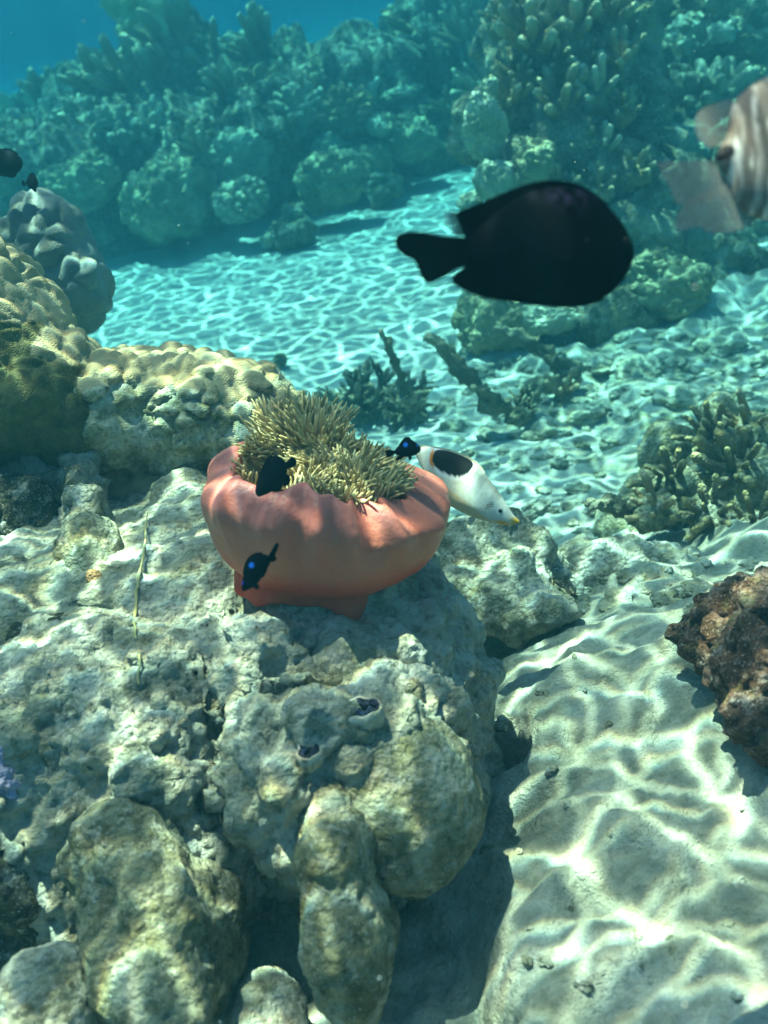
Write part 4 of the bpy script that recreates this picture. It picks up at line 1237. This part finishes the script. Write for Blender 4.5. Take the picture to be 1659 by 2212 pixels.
def smooth_poly(poly, it=2):
    p = np.array(poly, float)
    for _ in range(it):
        nxt = np.roll(p, -1, 0)
        p = np.stack([0.75 * p + 0.25 * nxt, 0.25 * p + 0.75 * nxt], 1).reshape(-1, 2)
    return p
class Fish:
    """a fish drawn side on in picture units round (u0, v0), given its own depth and thickness"""
    def __init__(self, label, cat, u0, v0, d, yaw=0.0, group=None, name="fish"):
        self.u0, self.v0, self.s = u0, v0, d / FPX
        q = (FISH_ROT @ Matrix.Rotation(yaw, 3, 'Z')).to_quaternion()
        self.kx = 1.0 / max(0.3, math.cos(yaw))
        self.root = empty(name, P(u0, v0, d), q)
        tag(self.root, label, cat, group)
    def loc(self, u, v):
        return (u - self.u0) * self.s * self.kx, (self.v0 - v) * self.s
    def body(self, outline, axis, width, mat, colfn, n=110, ring=44, head_at_end=True, smooth=2):
        p = smooth_poly(outline, smooth)
        ca, sa = math.cos(axis), math.sin(axis)
        X = p[:, 0] * ca + p[:, 1] * sa
        Y = -p[:, 0] * sa + p[:, 1] * ca
        xs = X.min() + (X.max() - X.min()) * (0.5 - 0.5 * np.cos(np.linspace(0.02, math.pi - 0.02, n)))
        V, UV = [], []
        L = X.max() - X.min()
        for x in xs:
            ys = []
            for i in range(len(X)):
                j = (i + 1) % len(X)
                if (X[i] - x) * (X[j] - x) <= 0 and X[i] != X[j]:
                    ys.append(Y[i] + (Y[j] - Y[i]) * (x - X[i]) / (X[j] - X[i]))
            y0, y1 = min(ys), max(ys)
            t = (x - X.min()) / L
            if not head_at_end: t = 1 - t
            h = (y1 - y0) / 2
            w = width * (math.sin(math.pi * min(1, max(0, t * 0.85 + 0.10))) ** 0.8) * min(1.0, h / (width * 0.8 + 1e-6) + 0.15)
            w = min(w, h * 0.95)
            for k in range(ring):
                a = 2 * math.pi * k / ring
                yy = (y0 + y1) / 2 + h * math.cos(a)
                ww = w * math.copysign(abs(math.sin(a)) ** 1.15, math.sin(a))
                u, v = x * ca - yy * sa, x * sa + yy * ca
                lx, lz = self.loc(u, v)
                V.append((lx, ww * self.s, lz)); UV.append((u, v))
        F = []
        for i in range(n - 1):
            for k in range(ring):
                F.append((i * ring + k, i * ring + (k + 1) % ring, (i + 1) * ring + (k + 1) % ring, (i + 1) * ring + k))
        F.append(tuple(range(ring - 1, -1, -1)))
        F.append(tuple((n - 1) * ring + k for k in range(ring)))
        me = mesh_np("body", V, F)
        bm = bmesh.new(); bm.from_mesh(me); bmesh.ops.recalc_face_normals(bm, faces=bm.faces); bm.to_mesh(me); bm.free()
        UV = np.array(UV)
        attr_color(me, 'Col', colfn(UV[:, 0], UV[:, 1]))
        return link("body", me, mat, self.root)
    def fin(self, name, poly, mat, y=0.0, thick=2.0, smooth=2, tilt=0.0, parent=None):
        p = smooth_poly(poly, smooth) if smooth else np.array(poly, float)
        n = len(p)
        V = []
        um = p[:, 0].mean()
        for sgn in (-1, 1):
            for (u, v) in p:
                lx, lz = self.loc(u, v)
                V.append((lx, (y + sgn * thick / 2 + tilt * (u - um)) * self.s, lz))
        F = [tuple(range(n)), tuple(range(2 * n - 1, n - 1, -1))]
        for i in range(n):
            F.append((i, n + i, n + (i + 1) % n, (i + 1) % n))
        me = mesh_np(name, V, F, False)
        bm = bmesh.new(); bm.from_mesh(me); bmesh.ops.recalc_face_normals(bm, faces=bm.faces); bm.to_mesh(me); bm.free()
        return link(name, me, mat, parent or self.root)
    def eye(self, u, v, r, y, ring=True):
        vv, ff = ico(3)
        for nm, k, mt in (("eye", 1.0, M['eye']),) + ((("eye_ring", 1.35, M['eye_ring']),) if ring else ()):
            lx, lz = self.loc(u, v)
            me = mesh_np(nm, vv * np.array([r * k, r * (0.7 if nm == 'eye' else 0.5), r * k]) * self.s, ff)
            o = link(nm, me, mt, self.root)
            o.location = (lx, y * self.s, lz)

def zz(pts, ox, oy, k):
    return [(ox + a * k, oy + b * k) for a, b in pts]
def flat_col(c):
    return lambda u, v: np.tile(np.array(c, float), (len(u), 1))

# big black damselfish
Z8 = (822.9, 329.2, 0.3638)
f = Fish("big black fish with a rounded body hanging in the water, facing right", "fish", 1180, 530, 0.60, 0.10, name="black_fish")
def bigcol(u, v):
    c = np.tile(np.array([0.0005, 0.0015, 0.003]), (len(u), 1))
    n = fbm(np.stack([u / 14, v / 26, np.zeros_like(u)], 1), 3, 4)
    w = np.exp(-(((u - 1225) / 45) ** 2 + ((v - 425) / 28) ** 2)) * sstep(0.0, 0.7, n)  # purplish sheen on the upper back, painted into the colour
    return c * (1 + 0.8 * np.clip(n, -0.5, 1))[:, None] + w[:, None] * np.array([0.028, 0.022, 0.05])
f.body(zz([(495, 520), (560, 470), (660, 380), (780, 290), (900, 228), (1080, 190), (1200, 215), (1290, 258), (1380, 330), (1450, 420), (1498, 505), (1520, 585), (1500, 660), (1450, 750), (1390, 820), (1320, 862), (1200, 886), (1000, 880), (800, 850), (640, 800), (540, 735), (490, 690)], *Z8), 0.0, 46, M['black_skin'], bigcol)
f.fin("dorsal_fin", zz([(500, 530), (478, 470), (452, 415), (432, 374), (540, 333), (640, 288), (760, 232), (880, 186), (980, 165), (1080, 165), (1180, 186), (1280, 236), (1380, 318), (1300, 360), (1100, 330), (900, 380), (700, 500), (620, 560), (520, 560)], *Z8), M['black_fin'], smooth=1)
f.fin("anal_fin", zz([(500, 690), (435, 732), (410, 765), (438, 802), (530, 848), (640, 878), (800, 893), (1000, 919), (1130, 920), (1240, 904), (1330, 872), (1340, 820), (1200, 800), (900, 760), (650, 690), (560, 650)], *Z8), M['black_fin'], smooth=1)
f.fin("tail_fin", zz([(560, 540), (500, 515), (380, 518), (280, 497), (180, 492), (110, 503), (80, 540), (90, 590), (130, 632), (196, 655), (212, 690), (240, 762), (272, 794), (320, 782), (390, 742), (440, 705), (490, 695), (570, 660)], *Z8), M['black_fin'], smooth=1)
rays = []
for i in range(13):
    t = i / 12
    a = (488 - 50 * t, 505 - 128 * t)
    rays.append((a, (a[0] - 52 - 8 * math.sin(i * 2.1), a[1] - 3 + 6 * t)))
comb = []
for i, (a, b) in enumerate(rays):
    comb += [(a[0], a[1] + 4), (b[0], b[1] + 1.5), (b[0], b[1] - 1.5), (a[0], a[1] - 4)]
comb += [(520, 372), (540, 500)]
f.fin("fin_ray", zz(comb, *Z8), M['black_fin'], smooth=0, thick=1.0)
f.fin("fin_edge", zz([(510, 500), (430, 505), (395, 470), (370, 420), (372, 372), (420, 358), (470, 380)], *Z8), M['clear_fin'], smooth=2, thick=0.8)
f.fin("pectoral_fin", zz([(1150, 560), (1080, 530), (1000, 560), (980, 640), (1040, 690), (1120, 640)], *Z8), M['black_fin'], y=-44, tilt=0.12)
f.eye(1352, 520, 8, -17, False)

# saddled butterflyfish
Z5 = (384.0, 822.9, 0.463)
f = Fish("white butterflyfish with a black saddle patch and yellow snout, head down beside the anemone", "fish", 1010, 1050, 1.17, -0.12, name="butterflyfish")
saddle = smooth_poly(zz([(1188, 385), (1192, 345), (1205, 318), (1260, 322), (1320, 340), (1384, 378), (1376, 410), (1350, 440), (1310, 452), (1240, 432)], *Z5), 2)
def bfcol(u, v):
    X = (u - Z5[0]) / Z5[2]; Y = (v - Z5[1]) / Z5[2]
    c = np.tile(np.array([0.66, 0.66, 0.60]), (len(u), 1))
    # faint dusky slanting bars and grey back
    along = (X - 1140) * 0.80 + (Y - 330) * 0.60
    across = -(X - 1140) * 0.60 + (Y - 330) * 0.80
    n = vnoise(np.stack([along / 16, across / 60, np.zeros_like(u)], 1), 3)
    bars = sstep(0.1, 0.7, np.sin(along / 15.0) + 0.5 * n) * sstep(40, -40, across)
    c = c * (1 - 0.28 * bars)[:, None]
    back = sstep(-30, -75, across) * sstep(190, 260, along)
    c = c * (1 - 0.5 * back)[:, None] * np.array([1, 0.99, 0.92])
    d = poly_dist(u, v, saddle)
    white = sstep(11, 5, d)
    c = c * (1 - white)[:, None] + white[:, None] * np.array([0.85, 0.86, 0.84])
    org = sstep(10, 3, d) * sstep(1206, 1190, X)
    c = c * (1 - org)[:, None] + org[:, None] * np.array([0.70, 0.22, 0.02])
    k = sstep(1.0, -1.5, d)
    c = c * (1 - k)[:, None] + k[:, None] * np.array([0.006, 0.008, 0.010])
    snout = np.clip(sstep(1520, 1575, X) * sstep(622, 650, Y) + sstep(1450, 1500, X) * sstep(20, 40, across - 0.0) * sstep(640, 660, Y), 0, 1)
    low = 0.6 * sstep(58, 70, across) * sstep(120, 200, along)
    yl = np.clip(snout + 0.75 * low, 0, 1)
    c = c * (1 - yl)[:, None] + yl[:, None] * np.array([0.74, 0.38, 0.03])
    return c
f.body(zz([(1108, 318), (1150, 303), (1205, 312), (1290, 333), (1380, 374), (1425, 425), (1470, 480), (1515, 545), (1550, 605), (1568, 632), (1592, 652), (1590, 662), (1565, 668), (1530, 672), (1480, 663), (1404, 646), (1330, 616), (1260, 578), (1204, 520), (1166, 458), (1132, 390), (1110, 345)], *Z5), math.radians(36), 20, M['fish'], bfcol, 150, 60)
f.fin("dorsal_fin", zz([(1120, 318), (1128, 296), (1200, 304), (1290, 324), (1384, 364), (1436, 424), (1425, 440), (1360, 390), (1280, 350), (1190, 335)], *Z5), M['pale_fin'], smooth=1, thick=1.2)
f.fin("anal_fin", zz([(1160, 420), (1190, 470), (1240, 530), (1300, 585), (1370, 625), (1400, 640), (1405, 620), (1330, 575), (1250, 500)], *Z5), M['pale_fin'], smooth=1, thick=1.2)
f.fin("tail_fin", zz([(1125, 325), (1090, 318), (1050, 300), (1040, 330), (1050, 360), (1095, 348), (1120, 345)], *Z5), M['pale_fin'], smooth=1, thick=1.2)
f.fin("pectoral_fin", zz([(1470, 560), (1440, 575), (1430, 605), (1452, 598), (1475, 585)], *Z5), M['clear_fin'], y=-20, thick=1.0)
f.fin("pelvic_fin", zz([(1395, 640), (1372, 668), (1350, 690), (1352, 660), (1362, 630)], *Z5), M['pale_fin'], smooth=1, thick=1.0)
f.eye(Z5[0] + 1502 * Z5[2], Z5[1] + 606 * Z5[2], 4.6, -11.5)

# small black damsels with a blue spot
def spotted(label, u0, v0, d, outline, axis, fins, spots, yaw=0.0, width=17, group="small black damselfish round the anemone", he=True):
    f = Fish(label, "fish", u0, v0, d, yaw, group, "damselfish")
    def cf(u, v):
        c = np.tile(np.array([0.004, 0.005, 0.008]), (len(u), 1))
        for (su, sv, r, col) in spots:
            w = sstep(r * 1.1, r * 0.7, np.hypot(u - su, v - sv))
            c = c * (1 - w)[:, None] + w[:, None] * np.array(col)
        return c
    f.body(outline, axis, width, M['black_skin'], cf, 120, 60, he)
    for nm, pl in fins:
        f.fin(nm, pl, M['black_fin'], smooth=1, thick=1.4)
    return f
BL, DB = (0.03, 0.19, 0.75), (0.015, 0.05, 0.4)
spotted("small black damselfish with bright blue spots, head down in front of the anemone body", 555, 1222, 0.83,
        zz([(296, 965), (302, 984), (330, 974), (370, 954), (398, 905), (420, 872), (436, 840), (424, 814), (400, 806), (372, 803), (338, 820), (314, 862), (303, 920)], *Z5), math.atan2(-1, 0.75) + 0.0,
        [("tail_fin", zz([(418, 822), (440, 785), (456, 756), (472, 756), (470, 778), (452, 815), (464, 828), (452, 842), (432, 846)], *Z5)),
         ("dorsal_fin", zz([(300, 915), (308, 860), (332, 815), (372, 798), (402, 801), (380, 830), (330, 880)], *Z5)),
         ("anal_fin", zz([(425, 850), (412, 900), (392, 925), (385, 900), (400, 870)], *Z5)),
         ("pelvic_fin", zz([(350, 962), (372, 978), (385, 955), (365, 945)], *Z5))],
        [(*zz([(348, 858)], *Z5)[0], 6.5, BL), (*zz([(300, 941)], *Z5)[0], 5, DB)], he=False)
spotted("small black damselfish with a blue spot, level above the right rim of the anemone", 871, 966, 1.01,
        zz([(1137, 320), (1126, 336), (1098, 350), (1060, 356), (1024, 346), (1006, 336), (1012, 322), (1032, 300), (1052, 274), (1068, 264), (1085, 270), (1110, 286), (1130, 303)], *Z5), 0.0,
        [("tail_fin", zz([(1015, 338), (1012, 324), (990, 322), (966, 324), (974, 342), (970, 358), (992, 354)], *Z5)),
         ("dorsal_fin", zz([(1020, 318), (1034, 294), (1052, 268), (1068, 259), (1090, 267), (1080, 290), (1040, 320)], *Z5)),
         ("anal_fin", zz([(1032, 344), (1008, 372), (1040, 368), (1062, 350)], *Z5)),
         ("pelvic_fin", zz([(1072, 350), (1083, 376), (1096, 350)], *Z5))],
        [(*zz([(1062, 300)], *Z5)[0], 5.5, BL), (*zz([(1118, 301)], *Z5)[0], 4.0, (0.02, 0.08, 0.3))])
spotted("black damselfish nose down among the tentacles, without a visible spot", 590, 1035, 0.96,
        zz([(386, 572), (362, 556), (357, 520), (378, 450), (404, 398), (420, 360), (442, 350), (480, 352), (502, 375), (514, 405), (508, 440), (488, 500), (458, 545), (428, 566)], *Z5), math.atan2(-1, 0.55),
        [("tail_fin", zz([(490, 385), (515, 372), (530, 350), (552, 362), (556, 392), (528, 408), (505, 410)], *Z5)),
         ("anal_fin", zz([(500, 425), (530, 450), (522, 482), (488, 500)], *Z5)),
         ("pelvic_fin", zz([(455, 535), (495, 530), (520, 510), (480, 505)], *Z5)),
         ("dorsal_fin", zz([(358, 515), (374, 450), (400, 392), (418, 354), (448, 344), (440, 390), (400, 460)], *Z5))], [], width=26, he=False)
ZA = (0, 0, 0.3638)
spotted("dark fish half cut off at the left edge in front of the far reef", 20, 355, 1.9,
        zz([(-110, 960), (-60, 905), (0, 895), (60, 892), (110, 920), (138, 955), (130, 1005), (90, 1040), (30, 1055), (-60, 1020)], *ZA), 0.0,
        [("tail_fin", zz([(-95, 960), (-150, 920), (-170, 960), (-150, 1010), (-95, 975)], *ZA)), ("dorsal_fin", zz([(-50, 905), (20, 878), (80, 888), (120, 925), (20, 920)], *ZA)), ("anal_fin", zz([(20, 1040), (75, 1062), (110, 1030), (40, 1020)], *ZA))], [], width=14, group="dark fish at the left edge")
ZB = (0, 0, 0.5)
spotted("small dark fish at the left, just under the larger half hidden one", 70, 394, 1.9,
        zz([(108, 790), (126, 758), (148, 752), (164, 775), (166, 805), (150, 825), (122, 812)], *ZB), 0.0,
        [("tail_fin", zz([(112, 790), (95, 775), (92, 800), (108, 808)], *ZB)), ("dorsal_fin", zz([(120, 762), (140, 742), (158, 762), (140, 770)], *ZB)), ("anal_fin", zz([(135, 818), (155, 834), (160, 812)], *ZB))], [], width=6, group="dark fish at the left edge")

# striped grey brown fish leaving at the right edge
Z2 = (829.5, 0.0, 0.5)
f = Fish("grey brown striped fish with a black tail spot swimming out at the right edge", "fish", 1700, 335, 0.56, 0.1, name="striped_fish")
def stcol(u, v):
    n = fbm(np.stack([u / 16, v / 70, np.zeros_like(u)], 1), 3, 6)
    st = np.sin((u - 1572 + 12 * n) / 6.0)
    sc = 0.8 + 0.35 * np.abs(vnoise(np.stack([u / 3.2, v / 3.2, np.zeros_like(u)], 1), 8))
    c = np.array([0.13, 0.115, 0.10])[None] + (sstep(0.1, 0.9, st) * (0.35 + 0.65 * sstep(-0.1, 0.5, n)))[:, None] * np.array([0.42, 0.41, 0.38])[None]
    c = c * sc[:, None]
    k = sstep(21, 17, np.hypot(u - 1554, (v - 340) * 1.15))
    return c * (1 - k)[:, None] + k[:, None] * np.array([0.004, 0.004, 0.006])
f.body(zz([(1425, 672), (1455, 630), (1488, 560), (1492, 470), (1530, 420), (1600, 368), (1700, 318), (1850, 290), (2000, 330), (2150, 450), (2260, 640), (2220, 720), (2100, 850), (1950, 930), (1800, 965), (1660, 960), (1560, 930), (1500, 870), (1488, 790), (1450, 735), (1425, 705)], *Z2), 0.0, 48, M['fish'], stcol, head_at_end=True, smooth=1)
f.fin("tail_fin", zz([(1480, 670), (1420, 695), (1330, 712), (1150, 722), (1175, 770), (1215, 830), (1240, 900), (1300, 900), (1400, 880), (1520, 820)], *Z2), M['brown_fin'], smooth=1, thick=1.0, tilt=0.15)
f.fin("anal_fin", zz([(1520, 780), (1400, 830), (1300, 870), (1255, 935), (1235, 1000), (1262, 1018), (1340, 985), (1400, 1018), (1480, 1010), (1560, 985), (1640, 945)], *Z2), M['brown_fin'], smooth=1, thick=1.0, tilt=0.1)
f.fin("dorsal_fin", zz([(1520, 425), (1430, 455), (1350, 490), (1325, 540), (1335, 610), (1380, 650), (1440, 640), (1510, 600)], *Z2), M['brown_fin'], smooth=1, thick=1.0, tilt=0.1)
f.fin("spiny_fin", zz([(1490, 450), (1560, 385), (1700, 300), (1850, 260), (1900, 300), (1700, 350), (1560, 440)], *Z2), M['brown_fin'], smooth=1, thick=1.2)
f.eye(Z2[0] + 2150 * 0.5, 300, 9, -30)

# specks drifting in the water
def specks():
    rs = np.random.RandomState(3)
    bv, bf = ico(1)
    V, F, o = [], [], 0
    for i in range(260):
        d = rs.uniform(0.35, 2.6)
        c = P(rs.uniform(-500, 2200), rs.uniform(-300, 2300), d)
        if c[2] < float(terrain(c[0], c[1])) + 0.03: continue
        V.append(bv * rs.uniform(0.0003, 0.0008) * rs.uniform(0.5, 1.5, 3) + c)
        F += [tuple(a + o for a in f) for f in bf]; o += len(bv)
    ob = link("floating_specks", mesh_np("floating_specks", np.vstack(V), F), plain_mat("pale_speck", (0.6, 0.58, 0.5), 0.9))
    tag(ob, "tiny pale specks drifting in the water", kind='stuff')
specks()
# ------------------------------------------------------------------ the sea surface and the water
def build_surface():  # flat sheet; a caustic net drawn in its transparent colour shapes the sunlight
    n = 40
    V = [(x * 160 / n - 80, y * 160 / n - 60, SURFACE_Z) for y in range(n + 1) for x in range(n + 1)]
    F = [(y * (n + 1) + x, y * (n + 1) + x + 1, (y + 1) * (n + 1) + x + 1, (y + 1) * (n + 1) + x) for y in range(n) for x in range(n)]
    mt = bpy.data.materials.new("painted_caustic_surface")
    mt.use_nodes = True
    nt = mt.node_tree
    nt.nodes.remove(nt.nodes['Principled BSDF'])
    out = nt.nodes['Material Output']
    pos = N(nt, 'ShaderNodeNewGeometry').outputs['Position']
    comb = N(nt, 'ShaderNodeCombineColor')
    warp = N(nt, 'ShaderNodeTexNoise'); warp.inputs['Scale'].default_value = 5.0; warp.inputs['Detail'].default_value = 3
    nt.links.new(pos, warp.inputs['Vector'])
    warp2 = N(nt, 'ShaderNodeTexNoise'); warp2.inputs['Scale'].default_value = 14.0; warp2.inputs['Detail'].default_value = 4
    nt.links.new(pos, warp2.inputs['Vector'])
    def vec(op, a, b=None, sc=None):
        v = N(nt, 'ShaderNodeVectorMath', operation=op)
        for s, val in zip(v.inputs, (a, b)):
            if val is None: continue
            if isinstance(val, tuple): s.default_value = val
            else: nt.links.new(val, s)
        if sc is not None: v.inputs['Scale'].default_value = sc
        return v.outputs[0]
    w1 = vec('SCALE', vec('SUBTRACT', warp.outputs['Color'], (0.5, 0.5, 0.5)), None, 0.17)
    w2 = vec('SCALE', vec('SUBTRACT', warp2.outputs['Color'], (0.5, 0.5, 0.5)), None, 0.045)
    for k, chan in enumerate(('Red', 'Green', 'Blue')):
        p = vec('ADD', vec('ADD', vec('ADD', pos, w1), w2), (0.0, (k - 1) * 0.0009, 0.0))
        p2 = vec('MULTIPLY', p, (1.0, 1.0, 0.0))
        tot = None
        for (sc, sharp, amp, off) in ((7.5, 24.0, 6.4, 0.0), (14.0, 22.0, 4.8, 3.3), (27.0, 14.0, 0.6, 7.1)):
            vo = N(nt, 'ShaderNodeTexVoronoi'); vo.feature = 'DISTANCE_TO_EDGE'; vo.voronoi_dimensions = '2D'
            vo.inputs['Scale'].default_value = sc
            nt.links.new(vec('ADD', p2, (off, off, 0)), vo.inputs['Vector'])
            e = mathn(nt, 'MULTIPLY', mathn(nt, 'EXPONENT', mathn(nt, 'MULTIPLY', vo.outputs['Distance'], -sharp * 1.5)), amp)
            brk = noise_n(nt, vec('ADD', p2, (off * 1.7 + 5.0, 0, 0)), 5.5 if off < 1 else 8.0, 3, 0.6)
            brk = mathn(nt, 'MULTIPLY', ramp_n(nt, brk, [(0.28, (0, 0, 0)), (0.62, (1, 1, 1))]), 1.55)
            e = mathn(nt, 'MULTIPLY', e, brk)
            tot = e if tot is None else mathn(nt, 'ADD', tot, e)
        big = noise_n(nt, p, 2.6, 3, 0.6)
        gain = mathn(nt, 'MAXIMUM', 0.0, mathn(nt, 'ADD', mathn(nt, 'MULTIPLY', big, 1.1), 0.15))
        val = mathn(nt, 'ADD', mathn(nt, 'MULTIPLY', mathn(nt, 'MULTIPLY', tot, gain), 1.0), 0.225)
        nt.links.new(val, comb.inputs[chan])
    tr = N(nt, 'ShaderNodeBsdfTransparent')
    nt.links.new(comb.outputs[0], tr.inputs['Color'])
    nt.links.new(tr.outputs[0], out.inputs['Surface'])
    o = link("water", mesh_np("water", V, F, False), mt)
    tag(o, "flat sea surface overhead, nets of light painted into its transparent colour", kind='structure')
build_surface()
def build_haze():
    x0, x1, y0, y1, z0, z1 = -55, 55, -12, 55, -1.6, HAZE_TOP
    V = [(x, y, z) for z in (z0, z1) for y in (y0, y1) for x in (x0, x1)]
    F = [(0, 2, 3, 1), (4, 5, 7, 6), (0, 1, 5, 4), (2, 6, 7, 3), (0, 4, 6, 2), (1, 3, 7, 5)]
    mt = bpy.data.materials.new("sea_water")
    mt.use_nodes = True
    nt = mt.node_tree
    nt.nodes.remove(nt.nodes['Principled BSDF'])
    pv = N(nt, 'ShaderNodeVolumePrincipled')
    pv.inputs['Color'].default_value = (0.009, 0.048, 0.062, 1)
    pv.inputs['Absorption Color'].default_value = (0.06, 0.575, 0.675, 1)
    pv.inputs['Density'].default_value = 0.55
    pv.inputs['Anisotropy'].default_value = 0.3
    nt.links.new(pv.outputs[0], nt.nodes['Material Output'].inputs['Volume'])
    o = link("haze", mesh_np("haze", V, F, False), mt)
    tag(o, "blue green sea water fading far corals to blue", kind='stuff')
build_haze()
